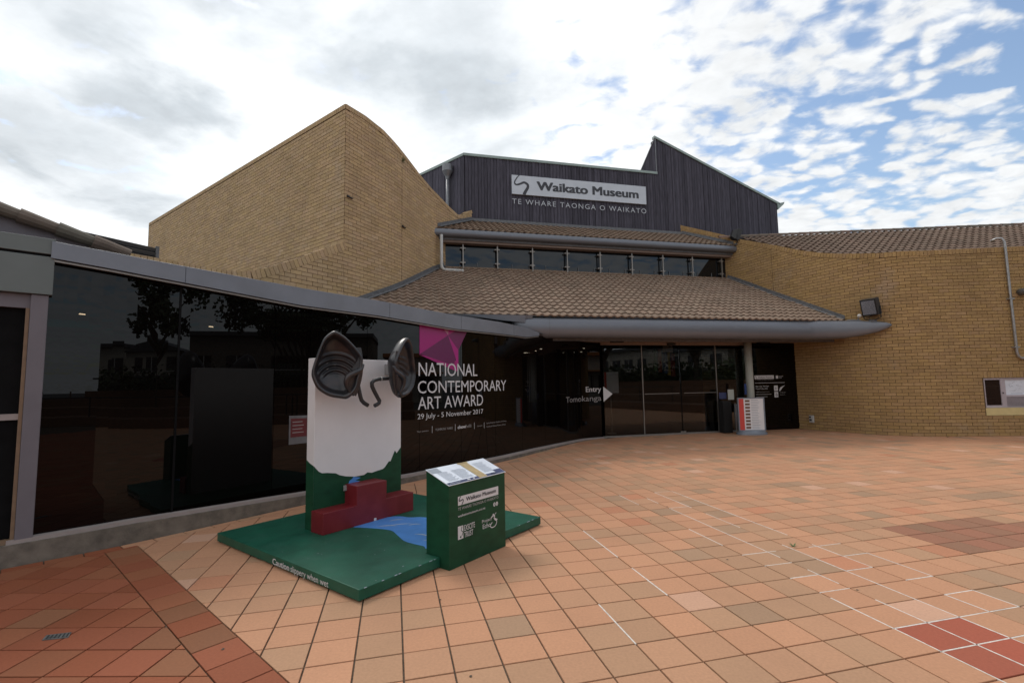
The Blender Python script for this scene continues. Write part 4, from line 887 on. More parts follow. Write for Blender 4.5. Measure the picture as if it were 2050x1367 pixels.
# poster stand
pt = thing('poster_stand', 'white and red poster in a grey frame on a flared base by the column', 'poster stand', (7.30, 15.0, 0))
pc = Vector((7.30, 15.0, 0)); pe = Vector((math.cos(math.radians(-3)), math.sin(math.radians(-3)), 0)); pn = Vector((-pe.y, pe.x, 0))
b = MB(); rg = []
for z, k in ((0.0, 1.0), (0.05, 0.98), (0.09, 0.88), (0.125, 0.80)): rg.append([pc+pe*(0.46*k*math.cos(a*math.pi/14))+pn*(0.26*k*math.sin(a*math.pi/14))+ZZ*z for a in range(28)])
b.rings(rg); b.build('base', 'stand', pt, smooth=False)
PP = lambda x, z, o=-0.062: pc+pe*x+pn*o+ZZ*z
b = MB()
for x0, x1, z0, z1 in ((-0.40, 0.40, 0.11, 0.14), (-0.40, 0.40, 1.085, 1.12), (-0.40, -0.365, 0.14, 1.085), (0.365, 0.40, 0.14, 1.085)): b.prism([PP(x0, z0, -0.07), PP(x1, z0, -0.07), PP(x1, z1, -0.07), PP(x0, z1, -0.07)], pn*0.06)
b.build('frame', 'stand', pt)
b = MB(); b.prism([PP(-0.365, 0.14), PP(0.365, 0.14), PP(0.365, 1.085), PP(-0.365, 1.085)], pn*0.03); b.build('poster', 'boardwhite', pt)
b = MB(); b.face([PP(-0.365, 0.14, -0.064), PP(-0.22, 0.14, -0.064), PP(-0.22, 1.085, -0.064), PP(-0.365, 1.085, -0.064)]); b.build('red_band', 'standred', pt)
b = MB()
for k in range(9):
    z = 0.18+k*0.101
    b.face([PP(-0.18, z, -0.064), PP(-0.04, z, -0.064), PP(-0.04, z+0.06, -0.064), PP(-0.18, z+0.06, -0.064)])
b.build('thumbnail_prints', 'terr', pt)
b = MB()
for k in range(18):
    z = 0.18+k*0.0505; b.face([PP(0.0, z, -0.064), PP(0.18+R.uniform(0, 0.14), z, -0.064), PP(0.2, z+0.012, -0.064), PP(0.0, z+0.012, -0.064)])
b.build('text_lines', 'printgrey', pt)
# leaflet stand
ls = thing('leaflet_stand', 'black leaflet stand with blue and white cards left of the poster stand', 'stand', (6.75, 15.35, 0))
q = Vector((6.75, 15.35, 0)); b = MB(); b.box(q+Vector((-0.13, 0, 0.02)), U*0.30, NN*0.22, ZZ*0.98); b.build('body', 'black', ls)
b = MB(); b.tube([q+Vector((0.2, -0.1, 0.02)), q+Vector((0.2, -0.1, 0.95))], 0.012, 8); b.build('side_rod', 'metaltrim', ls)
b = MB(); b.tube([q+Vector((0.36, 0.1, 0.12)), q+Vector((0.36, 0.1, 0.9))], 0.1, 14); b.build('round_bin', 'stand', ls, smooth=True)
b = MB(); b.box(q+Vector((-0.25, -0.03, 1.08)), U*0.26, NN*0.01, ZZ*0.20); b.build('blue_card', 'navy', ls)
b = MB(); b.box(q+Vector((0.02, -0.04, 1.05)), U*0.22, NN*0.01, ZZ*0.32); b.build('white_card', 'column', ls)
b = MB(); b.box(q+Vector((0.62, 0.1, 1.2)), U*0.08, NN*0.01, ZZ*0.34); b.build('blue_strip', 'bbanner', ls)

# ================================================================== RIGHT BRICK WING
bw = thing('brick_wing', 'curved golden brick wing with a tiled roof, right of the entrance', 'building', (10.95, 14.0, 0))
wt = stopf(PRW, [(7.2, 20.1, 8.30), (7.31, 19.94, 8.20), (7.82, 19.5, 7.89), (8.52, 18.79, 7.42), (8.85, 18.25, 7.07), (9.09, 17.63, 6.78), (9.41, 16.87, 6.42), (9.78, 16.04, 6.0), (10.06, 15.44, 5.74), (10.32, 14.88, 5.55), (10.63, 14.45, 5.42), (10.92, 14.04, 5.33), (11.89, 13.63, 5.27), (13.23, 13.52, 5.28), (14.55, 13.42, 5.29), (19, 13.05, 5.29)])
sw0 = PRW.near(13.09, 13.535)[1]; sw1 = sw0+1.75
pcs = []; caps = []
brick_wall(bw, PRW, 0.0, wt, 'gold', holes=[(sw0, sw1, 6*COURSE, 19*COURSE)], pieces=pcs, caps=caps, coping=0.15)
s = sw0-0.05
while s < sw1:   # soldier course over the window
    e = s+0.094; fr = [PRW.at(a, 0.011, z) for a, z in ((s+0.005, 17*COURSE+0.006), (e-0.005, 17*COURSE+0.006), (e-0.005, 19*COURSE-0.006), (s+0.005, 19*COURSE-0.006))]; bk = [PRW.at(a, -0.1, z) for a, z in ((s+0.005, 17*COURSE+0.006), (e-0.005, 17*COURSE+0.006), (e-0.005, 19*COURSE-0.006), (s+0.005, 19*COURSE-0.006))]
    pcs.append((fr+bk, [(0, 1, 2, 3), (1, 0, 4, 5), (2, 1, 5, 6), (3, 2, 6, 7), (0, 3, 7, 4)], brick_col('gold'))); s = e
emit_pieces(bw, 'brick', 'bricks', pcs, 'brick'); emit_pieces(bw, 'coping_brick', 'coping_bricks', caps, 'brick')
# efflorescence: thin pale salt film patches on the brick under the coping
b = MB()
s_ = PRW.near(9.36, 17.0)[1]
b.box(PRW.at(s_, 0.0, 3.9), ZZ*2.4, PRW.nrm(s_)*0.0135, Vector((-PRW.nrm(s_).y, PRW.nrm(s_).x, 0))*0.012); b.build('movement_joint', 'mortar', bw)
# tiled roof
BU = Vector((math.sin(math.radians(95)), math.cos(math.radians(95)), 0)); BN = Vector((-BU.y, BU.x, 0)); RS = BN*math.cos(PITCHR)+ZZ*math.sin(PITCHR); RN = -BN*math.sin(PITCHR)+ZZ*math.cos(PITCHR)
dB = Vector((11.6, 13.65, 0)).dot(BN)+0.25; uB = Vector((8, 14, 0)).dot(BU)
O_ = BU*uB+BN*dB+ZZ*4.92
def inR(u_, s_):
    if s_*math.cos(PITCHR) > 4.45 or s_ < -0.6: return False
    q = O_+BU*u_+RS*s_
    if q.x > 20.5: return False
    d, t_, i = PRW.near(q.x, q.y); a = PRW.at(t_, -0.16); nr = PRW.nrm(t_)
    if d < 3.2 and (Vector((q.x, q.y, 0))-a).dot(nr) > 0.02: return False
    if q.dot(NN) > DT-0.1 and q.dot(U) < 16.9: return False
    return q.z < wt(t_)+6 and (q.x*0.955-7.2 > -1 )
roof_tiles(bw, O_-RS*0.0, BU, RS, RN, 16, 5.3, inR, base=(0.17, 0.12, 0.092))
b = MB(); pp = []
for k in range(60):
    t_ = PRW.len*0.12+PRW.len*0.88*k/59; q = PRW.at(t_, -0.05); dn_ = q.dot(BN)-dB
    if dn_ < 4.4: pp.append((q+ZZ*(4.92+dn_*math.tan(PITCHR)-0.02), q.dot(BU)))
for (a, ua), (c_, uc) in zip(pp, pp[1:]):
    b.face([a, c_, BU*uc+BN*(dB+4.43)+ZZ*(4.90+4.43*math.tan(PITCHR)), BU*ua+BN*(dB+4.43)+ZZ*(4.90+4.43*math.tan(PITCHR))])
b.build('roof_underlay', 'core', bw)
b = MB()
for k in range(34):
    a = O_+BU*(k*0.38-0.2)+RS*4.98+RN*0.05; rg = []
    for t_, r_ in ((0, 0.105), (0.40, 0.09)): rg.append([a+BU*t_+RS*(r_*math.cos(an))+RN*(r_*0.7*math.sin(an)) for an in [math.pi*j/6 for j in range(7)]])
    b.rings(rg, closed=False, caps=False, c=(0.17*R.uniform(0.85, 1.1), 0.125, 0.10))
b.build('ridge_capping', 'roof', bw)
# small black roof vent near the pipe
b = MB(); q = O_+BU*5.25+RS*0.25; b.prism([q+BU*-0.35, q+BU*0.28, q+BU*0.28+RN*0.22, q+BU*0.2+RN*0.20], RS*0.25); o = b.build('roof_wedge_vent', 'black'); o['label'] = 'small black wedge-shaped roof vent on the tiles above the right brick wall'; o['category'] = 'vent'
# window
ww = thing('kiosk_window', 'small mauve-framed window with a paper map and grille in the right brick wall', 'window', PRW.at(sw0+0.8, 0, 0.77))
def WB(s_, o, z): return PRW.at(sw0+s_, o, z)
def wbox(b, s0, s1, o0, o1, z0, z1): b.hexa([WB(s0, o1, z0), WB(s1, o1, z0), WB(s1, o0, z0), WB(s0, o0, z0), WB(s0, o1, z1), WB(s1, o1, z1), WB(s1, o0, z1), WB(s0, o0, z1)])
b = MB(); wbox(b, 0.02, 1.75, -0.1, 0.012, 0.568, 0.77); b.build('cream_sill', 'cream', ww)
b = MB(); wbox(b, 0, 1.75, -0.12, -0.11, 0.57, 1.6); b.build('backing', 'core', ww)
b = MB()
for s0, s1, z0, z1 in ((0.0, 0.04, 0.77, 1.595), (0.0, 1.75, 1.545, 1.595), (0.04, 0.56, 0.775, 0.84), (0.49, 0.56, 0.84, 1.545), (0.04, 0.085, 0.84, 1.545), (0.56, 1.75, 0.775, 0.80), (0.56, 0.61, 0.80, 1.545), (1.16, 1.21, 0.80, 1.545), (0.61, 1.75, 1.06, 1.12)): wbox(b, s0, s1, -0.06, -0.025, z0, z1)
b.build('frame', 'frame', ww)
b = MB(); wbox(b, 0.085, 0.49, -0.055, -0.05, 0.84, 1.545); b.build('casement_glass', 'winglass', ww)
b = MB(); wbox(b, 0.61, 1.16, -0.055, -0.05, 1.12, 1.545); b.build('paper_map', 'paper', ww)
b = MB(); 
for k in range(9):
    x = 0.66+R.random()*0.4; z = 1.2+R.random()*0.25; ribbon(b, [(x, z), (x+R.uniform(-0.08, 0.08), z+R.uniform(-0.06, 0.06)), (x+R.uniform(-0.1, 0.1), z+R.uniform(-0.08, 0.08))], 0.006, lambda s_, z_: WB(s_, -0.049, z_))
wbox(b, 0.75, 1.05, -0.0495, -0.0485, 1.155, 1.165); b.build('map_print', 'printgrey', ww)
b = MB(); wbox(b, 1.21, 1.75, -0.055, -0.05, 1.12, 1.545); b.build('right_glass', 'winglass', ww)
for k in range(8):
    b = MB(); wbox(b, 0.61, 1.75, -0.055, -0.035, 0.81+k*0.031, 0.81+k*0.031+0.018); b.build('grille_slat', 'frame', ww)
b = MB(); wbox(b, 0.52, 0.54, -0.025, -0.012, 1.16, 1.2); b.build('latch', 'black', ww)
# outlet
s_ = PRW.near(9.80, 16.02)[1]; q = PRW.at(s_, 0.012, 0.24); nr = PRW.nrm(s_); tt = Vector((-nr.y, nr.x, 0))
ot = thing('power_outlet', 'small white weatherproof power outlet low on the brick wall beside the black panel', 'power outlet', q)
b = MB(); b.box(q-tt*0.06, tt*0.15, nr*0.05, ZZ*0.23); fin(b.build('housing', 'pvc', ot), 0.008)
b = MB(); b.box(q-tt*0.03+nr*0.05+ZZ*0.06, tt*0.06, nr*0.03, ZZ*0.05); b.box(q-tt*0.04+nr*0.05+ZZ*0.15, tt*0.05, nr*0.02, ZZ*0.05); b.build('socket', 'black', ot)
# right galvanised pipe
gpth = thing('galvanised_wall_pipe', 'thin galvanised pipe with hooked top running down the right brick wall', 'pipe', PRW.at(PRW.near(14.0, 13.46)[1], 0.05, 2.1))
s_ = PRW.near(13.98, 13.465)[1]
b = MB(); b.tube([PRW.at(s_-0.20, -0.1, 5.50), PRW.at(s_-0.12, 0.0, 5.545), PRW.at(s_-0.04, 0.05, 5.53), PRW.at(s_, 0.07, 5.44), PRW.at(s_+0.015, 0.07, 5.25), PRW.at(s_+0.02, 0.065, 4.0), PRW.at(s_+0.03, 0.065, 2.3), PRW.at(s_+0.05, 0.065, 2.2), PRW.at(s_+0.12, 0.065, 2.13), PRW.at(s_+0.9, 0.065, 2.12)], 0.032, 12); b.build('pipe', 'greypipe', gpth, smooth=True)
for z in (3.78, 2.42): b = MB(); b.box(PRW.at(s_-0.05, 0.01, z), Vector((0.14, -0.01, 0)), Vector((0, -0.09, 0)), ZZ*0.035); b.build('pipe_clip', 'greypipe', gpth)
b = MB(); b.tube([PRW.at(s_+0.33, -0.1, 3.98), PRW.at(s_+0.33, 0.3, 3.98), PRW.at(s_+0.33, 0.42, 3.96), PRW.at(s_+0.33, 0.48, 3.94)], [0.1, 0.1, 0.07, 0.01], 14); o = b.build('wall_lamp', 'steel', smooth=True); o['label'] = 'grey rounded lamp poking out of the brick at the right edge of the photo'; o['category'] = 'lamp'
# white downpipe on the left by the clerestory
q0 = F3(1.57, 15.70, 6.62); wp_ = thing('white_downpipe', 'white downpipe with bottom elbow from the upper gutter by the tall brick block', 'pipe', F3(1.3, 15.84, 5.2))
b = MB(); b.tube([q0, F3(1.57, 15.70, 5.60), F3(1.585, 15.70, 5.52), F3(1.63, 15.70, 5.46), F3(1.71, 15.70, 5.445), F3(2.30, 15.70, 5.43)], 0.052, 14); b.build('pipe', 'pvc', wp_, smooth=True)
for u_, d_, z_, ax in ((1.57, 15.70, 5.64, ZZ), (2.24, 15.70, 5.43, U)): b = MB(); p = F3(u_, d_, z_); b.tube([p, p+ax*0.05], 0.058, 14); b.build('pipe_collar', 'pvc', wp_)
# floodlights
def floodlight(loc, yaw, pitch, label, k=1.0):
    t = thing('floodlight', label, 'floodlight', loc, 'black floodlights on the entrance gutters')
    loc = V(loc); f = Vector((math.sin(yaw)*math.cos(pitch), math.cos(yaw)*math.cos(pitch), math.sin(pitch))); r_ = f.cross(ZZ).normalized(); u_ = r_.cross(f); c_ = loc+ZZ*0.42*k
    W, H, D = 0.19*k, 0.22*k, 0.30*k
    fr = [c_+r_*a+u_*e+f*D/2 for a, e in ((-W, -H), (W, -H), (W, H), (-W, H))]; mid = [c_+r_*a+u_*e-f*D*0.1 for a, e in ((-W, -H), (W, -H), (W, H), (-W, H))]; bk = [c_+r_*a*0.6+u_*e*0.6-f*D*0.62 for a, e in ((-W, -H), (W, -H), (W, H), (-W, H))]
    b = MB(); b.rings([fr, mid, bk]); fin(b.build('housing', 'black', t), 0.012*k)
    b = MB(); b.face([c_+r_*a*0.82+u_*e*0.82+f*(D/2+0.004) for a, e in ((-W, -H), (W, -H), (W, H), (-W, H))]); b.build('lens', 'lens', t)
    for s_ in (-1, 1):
        b = MB(); p = c_+r_*(W+0.012)*s_; b.tube([p, p-ZZ*0.30*k, loc+r_*0.02*s_+ZZ*0.05*k], 0.013*k, 6); b.build('yoke', 'black', t)
    b = MB(); b.box(loc-Vector((0.07*k, 0.05*k, 0)), (0.14*k, 0, 0), (0, 0.1*k, 0), (0, 0, 0.07*k)); b.build('mount', 'flash', t)
    b = MB(); b.tube([c_-f*D*0.5, c_-f*D*0.6-ZZ*0.2*k, loc+r_*0.1+ZZ*0.14*k, loc+r_*0.02+ZZ*0.02], 0.008*k, 6); b.build('cable', 'black', t)
    return t
floodlight(F3(13.66, 11.08, 3.27), math.radians(243), math.radians(-14), 'square black floodlight with lit-coloured lens on the right tip of the lower gutter', 1.12)
floodlight(F3(12.98, 15.72, 6.88), math.radians(100), math.radians(-20), 'black floodlight seen from behind at the right end of the upper gutter', 0.95)
sn = thing('sensor_light', 'small round white sensor lamp on the lower gutter left of the floodlight', 'sensor', F3(13.42, 11.32, 3.3))
b = MB(); b.tube([F3(13.42, 11.32, 3.32), F3(13.42, 11.32, 3.44)], 0.02, 8); b.build('stem', 'flash', sn)
b = MB(); q = F3(13.42, 11.28, 3.49); b.rings([[q+U*(0.055*math.sin(p_*math.pi/6)*math.cos(a*math.pi/6))+ZZ*(0.055*math.sin(p_*math.pi/6)*math.sin(a*math.pi/6))-NN*0.055*math.cos(p_*math.pi/6) for a in range(12)] for p_ in [0.2, 1, 2, 3, 4, 5, 5.8]]); b.build('sensor_head', 'pvc', sn, smooth=True)
b = MB(); b.tube([F3(13.2, 11.5, 3.37), F3(13.3, 11.42, 3.37), F3(13.45, 11.28, 3.345)], 0.03, 8); b.build('base_box', 'flash', sn)

# ================================================================== EAR SCULPTURE
SF = Vector((-1.22, 3.9, 0)); SA = Vector((0.609, 0.793, 0)); SB = Vector((-0.796, 0.606, 0))
def S3(a, b_, z): return SF+SA*a+SB*b_+ZZ*z
sp = thing('listening_ear_sculpture', 'white board with two big black ears and red steps on a green platform', 'sculpture', S3(1.2, 1.3, 0))
b = MB(); out = [(0, 0), (0.862, 0), (0.862, 0.19), (1.69, 0.19), (1.69, 0), (2.5, 0), (2.5, 2.58), (0, 2.58)]
b.prism([S3(x, y, 0.012) for x, y in out], (0, 0, 0.088))
pf = fin(b.build('platform', 'greenfloor', sp), 0.006)
b = MB(); text(b, 'Caution', lambda x, z: S3(-0.008, 1.335-x, z), 0, 0.026, 0.30, 0.052, 0.02); text(b, 'slippery when wet', lambda x, z: S3(-0.008, 1.335-x, z), 0.325, 0.026, 0.60, 0.052); b.build('caution_lettering', 'white', pf)
pond = smooth2([(1.13, 1.50), (1.45, 1.50), (1.56, 1.42), (1.60, 1.27), (1.70, 1.13), (1.72, 0.8), (1.72, 0.25), (1.0, 0.24), (0.985, 0.36), (0.975, 0.5), (0.985, 0.65), (1.07, 0.86), (1.135, 1.05), (1.075, 1.27), (1.0, 1.44), (0.985, 1.50)], 4, True)
b = MB(); b.prism([S3(p.x, min(p.y, 1.502), 0.1005) for p in pond], (0, 0, 0.002)); b.build('painted_river', 'blue', sp)
b = MB()
for (x, y, l, a_) in ((1.42, 1.30, 0.17, 2.6), (1.33, 1.12, 0.26, 2.5), (1.20, 1.20, 0.22, 2.35), (1.42, 0.98, 0.14, 2.5), (1.20, 0.62, 0.20, 1.75), (1.5, 0.75, 0.16, 2.4), (1.35, 0.55, 0.18, 2.2), (1.12, 0.42, 0.14, 2.0)):
    pts = [(x+math.cos(a_)*l*(t-0.5)+math.sin(a_)*0.03*math.sin(t*3.14), y+math.sin(a_)*l*(t-0.5)-math.cos(a_)*0.03*math.sin(t*3.14)) for t in [i/8 for i in range(9)]]
    ribbon(b, pts, [0.002+0.012*math.sin(math.pi*i/8) for i in range(9)], lambda p, q: S3(p, q, 0.104))
b.build('ripple_strokes', 'paleline', sp)
b = MB(); b.box(S3(0.628, 1.74, 0.10), SA*1.22, SB*0.15, ZZ*1.90); fin(b.build('back_board', 'boardwhite', sp), 0.004)
sk = [(0.628, 0.80), (0.686, 0.734), (0.728, 0.709), (0.792, 0.703), (0.9, 0.682), (0.956, 0.65), (1.035, 0.626), (1.151, 0.604), (1.283, 0.603), (1.332, 0.626), (1.394, 0.612), (1.496, 0.626), (1.561, 0.633), (1.595, 0.653), (1.654, 0.716), (1.681, 0.712), (1.749, 0.84), (1.777, 0.801), (1.848, 0.872)]
b = MB()
for (x0, z0), (x1, z1) in zip(sk, sk[1:]): b.prism([S3(x0, 1.7375, 0.1), S3(x1, 1.7375, 0.1), S3(x1, 1.7375, z1), S3(x0, 1.7375, z0)], SB*0.002)
sd_ = [(1.74, 0.80), (1.79, 0.815), (1.83, 0.83), (1.89, 0.86)]
for (y0, z0), (y1, z1) in zip(sd_, sd_[1:]): b.prism([S3(0.6255, y0, 0.1), S3(0.6255, y1, 0.1), S3(0.6255, y1, z1), S3(0.6255, y0, z0)], SA*0.002)
b.prism([S3(1.8505, 1.74, 0.1), S3(1.8505, 1.89, 0.1), S3(1.8505, 1.89, 0.87), S3(1.8505, 1.74, 0.87)], -SA*0.002)
b.build('painted_hills', 'green', sp)
b = MB(); poly2(b, [(1.134, 0.606), (1.234, 0.580), (1.163, 0.560), (1.225, 0.540), (1.19, 0.50), (1.05, 0.50), (1.079, 0.567), (1.116, 0.585)], lambda x, z: S3(x, 1.734, z)); b.build('painted_stream', 'blue', sp)
b = MB(); b.prism([S3(x, 1.50, z) for x, z in ((0.605, 0.1), (1.85, 0.1), (1.85, 0.325), (1.435, 0.325), (1.435, 0.54), (1.02, 0.54), (1.02, 0.325), (0.605, 0.325))], SB*0.235); st = fin(b.build('red_steps', 'red', sp), 0.004)
b = MB(); b.box(S3(1.255, 1.494, 0.105), SA*0.03, SB*0.006, ZZ*0.028); b.build('sticker', 'white', st)
b = MB(); b.box(S3(0.99, 1.70, 0.47), SA*0.03, SB*0.02, ZZ*0.06); b.build('hinge_block', 'greyvinyl', st)
# ears
EO = [(435, 195), (330, 280), (270, 400), (215, 560), (170, 730), (190, 840), (260, 960), (400, 1050), (560, 1085), (640, 1090), (720, 1040), (775, 960), (800, 850), (835, 720), (850, 640), (850, 540), (790, 450), (700, 350), (600, 260), (500, 200)]
KP = 5.75/967/7.196
outl = [((x-510)*KP, (650-y)*KP) for x, y in EO]
def ear(ctr, bearing, mirror, lab, xs=0.93, ds=1.0):
    nb_ = Vector((math.sin(bearing), math.cos(bearing), 0)); ex = Vector((-nb_.y, nb_.x, 0)); sgn = -1 if mirror else 1
    def E(x, z, d): return ctr+ex*(x*sgn)+ZZ*z+nb_*d*ds
    oo = [Vector((p.x*xs, p.y)) for p in smooth2(outl, 6, True)]; N_ = len(oo); cxz = Vector((-0.02, 0.03)); rg = []
    def ringpts(t, dep):
        r_ = []
        for p in oo:
            q = cxz+(p-cxz)*t
            r_.append((q, dep(q, t)))
        return r_
    def rimf(q):   # the rim swells forward at the front (tragus) side and top
        return 0.035*max(0, q.x/0.28)+0.02*max(0, q.y/0.35)
    prof = [(0.35, lambda q, t: -0.20), (0.7, lambda q, t: -0.17), (0.93, lambda q, t: -0.09), (1.0, lambda q, t: -0.03+rimf(q)*0.6), (1.005, lambda q, t: 0.02+rimf(q)), (0.975, lambda q, t: 0.052+rimf(q)), (0.925, lambda q, t: 0.060+rimf(q)), (0.87, lambda q, t: 0.038+rimf(q)*0.9),
            (0.83, lambda q, t: -0.002+rimf(q)*0.5)]+[(0.80-0.026*k_, lambda q, t: -0.035-0.09*min(1, (0.80-t)/0.7)**0.6) for k_ in range(30)]
    rings_ = []
    for t, dep in prof:
        rr = []
        for q, d in ringpts(t, dep):
            if t < 0.84 and prof.index((t, dep)) > 7:
                rd = math.hypot(q.x+0.01, (q.y+0.24)*0.85); k = max(0, min(1, (0.80-t)*7))*max(0, min(1, (rd-0.10)*18))*max(0, min(1, (0.37-rd)*14))*max(0, min(1, (q.y+0.14)*14)); sn_ = math.sin(rd*2*math.pi/0.052); d += 0.017*k*(sn_ if sn_ < 0 else sn_**0.6)
            rr.append(E(q.x, q.y, d))
        rings_.append(rr)
    b = MB(); b.rings(rings_, caps=True); e = b.build('ear', 'ear', sp, smooth=True, label=lab)
    # folded tragus lip
    fl = smooth2([(x_*xs, y_) for x_, y_ in [(0.29, 0.02), (0.255, -0.045), (0.18, -0.085), (0.115, -0.125), (0.095, -0.20), (0.13, -0.275), (0.19, -0.33)]], 5); n = len(fl)
    b = MB(); rg = []
    for i, p in enumerate(fl):
        t = i/(n-1); d = (fl[min(n-1, i+1)]-fl[max(0, i-1)]).normalized(); nm_ = Vector((-d.y, d.x)); r_ = 0.014+0.022*math.sin(math.pi*min(1, t*1.1+0.05))
        rg.append([E(p.x+nm_.x*r_*math.cos(a*math.pi/5), p.y+nm_.y*r_*math.cos(a*math.pi/5), 0.035+0.055*math.sin(math.pi*t)+r_*1.3*math.sin(a*math.pi/5)) for a in range(10)])
    b.rings(rg); b.build('ear_fold', 'ear', sp, smooth=True)
    b = MB(); front = [E(p.x, p.y, 0.035+0.055*math.sin(math.pi*i/(n-1))) for i, p in enumerate(fl)]
    back = [E((0.275-0.08*(i/(n-1))**2+0.02)*xs, -0.0-0.34*i/(n-1), 0.02) for i in range(n)]
    for i in range(n-1): b.face([front[i], front[i+1], back[i+1], back[i]])
    b.build('ear_fold_skin', 'ear', sp, smooth=True)
    # upper inner flap
    fl2 = smooth2([(x_*xs, y_) for x_, y_ in [(0.20, 0.20), (0.235, 0.10), (0.20, 0.02), (0.16, -0.04), (0.20, -0.075)]], 5); b = MB(); n = len(fl2); front = [E(p.x, p.y, 0.065) for p in fl2]; back = [E((0.262+0.02*math.sin(math.pi*i/(n-1)))*xs, 0.20-0.27*i/(n-1), 0.06) for i in range(n)]
    low_ = [E(p.x+0.01, p.y, -0.05) for p in fl2]
    for i in range(n-1): b.face([front[i], front[i+1], back[i+1], back[i]]); b.face([low_[i], low_[i+1], front[i+1], front[i]])
    b.build('ear_flap', 'ear', sp, smooth=True)
    return E
ctrL = S3(0.70, 1.42, 1.925); ctrR = S3(1.60, 1.36, 1.90)
# left ear sits at picture (670, 782); right ear at (798, 737)
def place(px_, py_, bpl):
    d = rt*((px_-1025)/FPX)-up*((py_-683.5)/FPX)+fw; t = (bpl-(Vector((0, 0, CAM_Z))-SF).dot(SB))/d.dot(SB); return Vector((0, 0, CAM_Z))+d*t
ctrL = Vector(S3(0.716, 1.45, 1.903)); ctrR = Vector(S3(1.617, 1.42, 1.89))
EL_ = ear(ctrL, math.radians(155), False, 'left ear facing the camera'); ER_ = ear(ctrR, math.radians(110), True, 'right ear turned to the left', 0.86, 0.7)
for c_, l_ in ((ctrL, 'l'), (ctrR, 'r')):
    b = MB(); p = Vector(c_); a_ = (p-SF).dot(SA); b.box(S3(a_-0.03, 1.60, p.z-0.08), SA*0.08, SB*0.14, ZZ*0.14); b.build('mounting_block', 'greyvinyl', sp)
b = MB(); b.tube([S3(a_, bb_, z) for a_, bb_, z in ((0.93, 1.50, 1.82), (1.00, 1.52, 1.78), (1.045, 1.55, 1.725), (1.07, 1.56, 1.65), (1.09, 1.56, 1.57), (1.11, 1.56, 1.51), (1.145, 1.56, 1.475), (1.20, 1.56, 1.445))], 0.024, 12); b.build('ear_tube', 'tube', sp, smooth=True)
b = MB(); b.tube([S3(a_, bb_, z) for a_, bb_, z in ((1.56, 1.50, 1.765), (1.47, 1.53, 1.765), (1.35, 1.55, 1.757), (1.285, 1.56, 1.74), (1.255, 1.56, 1.71), (1.258, 1.56, 1.67), (1.29, 1.56, 1.61), (1.335, 1.56, 1.54), (1.368, 1.56, 1.49), (1.36, 1.56, 1.465), (1.33, 1.56, 1.448), (1.295, 1.56, 1.437))], 0.024, 12); b.build('ear_tube', 'tube', sp, smooth=True)
b = MB(); b.tube([S3(1.37, 1.548, 1.758), S3(1.385, 1.547, 1.759)], 0.027, 12); b.build('tube_clamp', 'pvc', sp)

# ================================================================== GREEN LECTERN KIOSK
kk = thing('lectern_box', 'dark green information box with sloping printed top and white logos, right of the sculpture', 'information stand', S3(1.27, 0.05, 0))
k0, k1, kb0, kb1 = 0.866, 1.686, -0.116, 0.186; zf, zb_ = 0.75, 0.862
b = MB(); vs = [S3(k0, kb0, 0.001), S3(k1, kb0, 0.001), S3(k1, kb1, 0.001), S3(k0, kb1, 0.001), S3(k0, kb0, zf), S3(k1, kb0, zf), S3(k1, kb1, zb_), S3(k0, kb1, zb_)]
b.hexa(vs); fin(b.build('box', 'green', kk), 0.004)
tn = (Vector(vs[5])-Vector(vs[4])).cross(Vector(vs[7])-Vector(vs[4])).normalized()
def KT(x, y, o=0.006): return Vector(vs[4]).lerp(Vector(vs[5]), x).lerp(Vector(vs[7]).lerp(Vector(vs[6]), x), y)+tn*o
b = MB(); b.prism([KT(-0.008, -0.02, 0.001), KT(1.008, -0.02, 0.001), KT(1.008, 1.01, 0.001), KT(-0.008, 1.01, 0.001)], tn*0.005); tp = b.build('printed_top', 'paper', kk)
def tq(b, x0, y0, x1, y1, o=0.008): b.face([KT(x0, y0, o), KT(x1, y0, o), KT(x1, y1, o), KT(x0, y1, o)])
b = MB(); tq(b, 0.0, 0.0, 0.83, 0.11); tq(b, 0.86, 0.0, 1.0, 0.25); tq(b, 0.74, 0.0, 0.86, 0.10); b.build('navy_footer', 'navy', tp)
b = MB(); tq(b, 0.0, 0.72, 0.15, 0.98); b.build('photo_print', 'printgrey', tp)
b = MB(); tq(b, 0.52, 0.0, 0.66, 0.97, 0.0085); tq(b, 0.50, 0.93, 0.68, 1.0, 0.0085); b.build('scroll_print', 'tan', tp)
b = MB(); text(b, 'waikato museum', lambda x, y: KT(x, y, 0.0095), 0.03, 0.035, 0.17, 0.04); tq(b, 0.32, 0.03, 0.37, 0.08, 0.0095); tq(b, 0.42, 0.03, 0.45, 0.08, 0.0095); b.build('footer_lettering', 'white', tp)
b = MB()
for x0, x1 in ((0.06, 0.25), (0.28, 0.49)):
    for k in range(13): tq(b, x0, 0.18+k*0.042, x1-R.uniform(0, 0.05), 0.192+k*0.042)
for k in range(14): tq(b, 0.70, 0.22+k*0.045, 0.90-R.uniform(0, 0.05), 0.232+k*0.045)
b.build('text_lines', 'printgrey', tp)
KF = lambda x, z: S3(x, kb0-0.0025, z)
KG = lambda x, z: S3(x, kb0-0.0040, z)
b = MB(); poly2(b, [(0.98, 0.55), (1.572, 0.543), (1.572, 0.628), (0.98, 0.632)], KF); b.build('logo_plate', 'white', kk)
b = MB(); text(b, 'Waikato Museum', KG, 1.09, 0.574, 0.44, 0.036, 0.02); ribbon(b, smooth2([(1.015, 0.63), (1.0, 0.61), (0.995, 0.592), (1.02, 0.592), (1.045, 0.597), (1.05, 0.58), (1.03, 0.552)], 4), 0.010, KG); b.build('logo_lettering', 'signdark', kk)
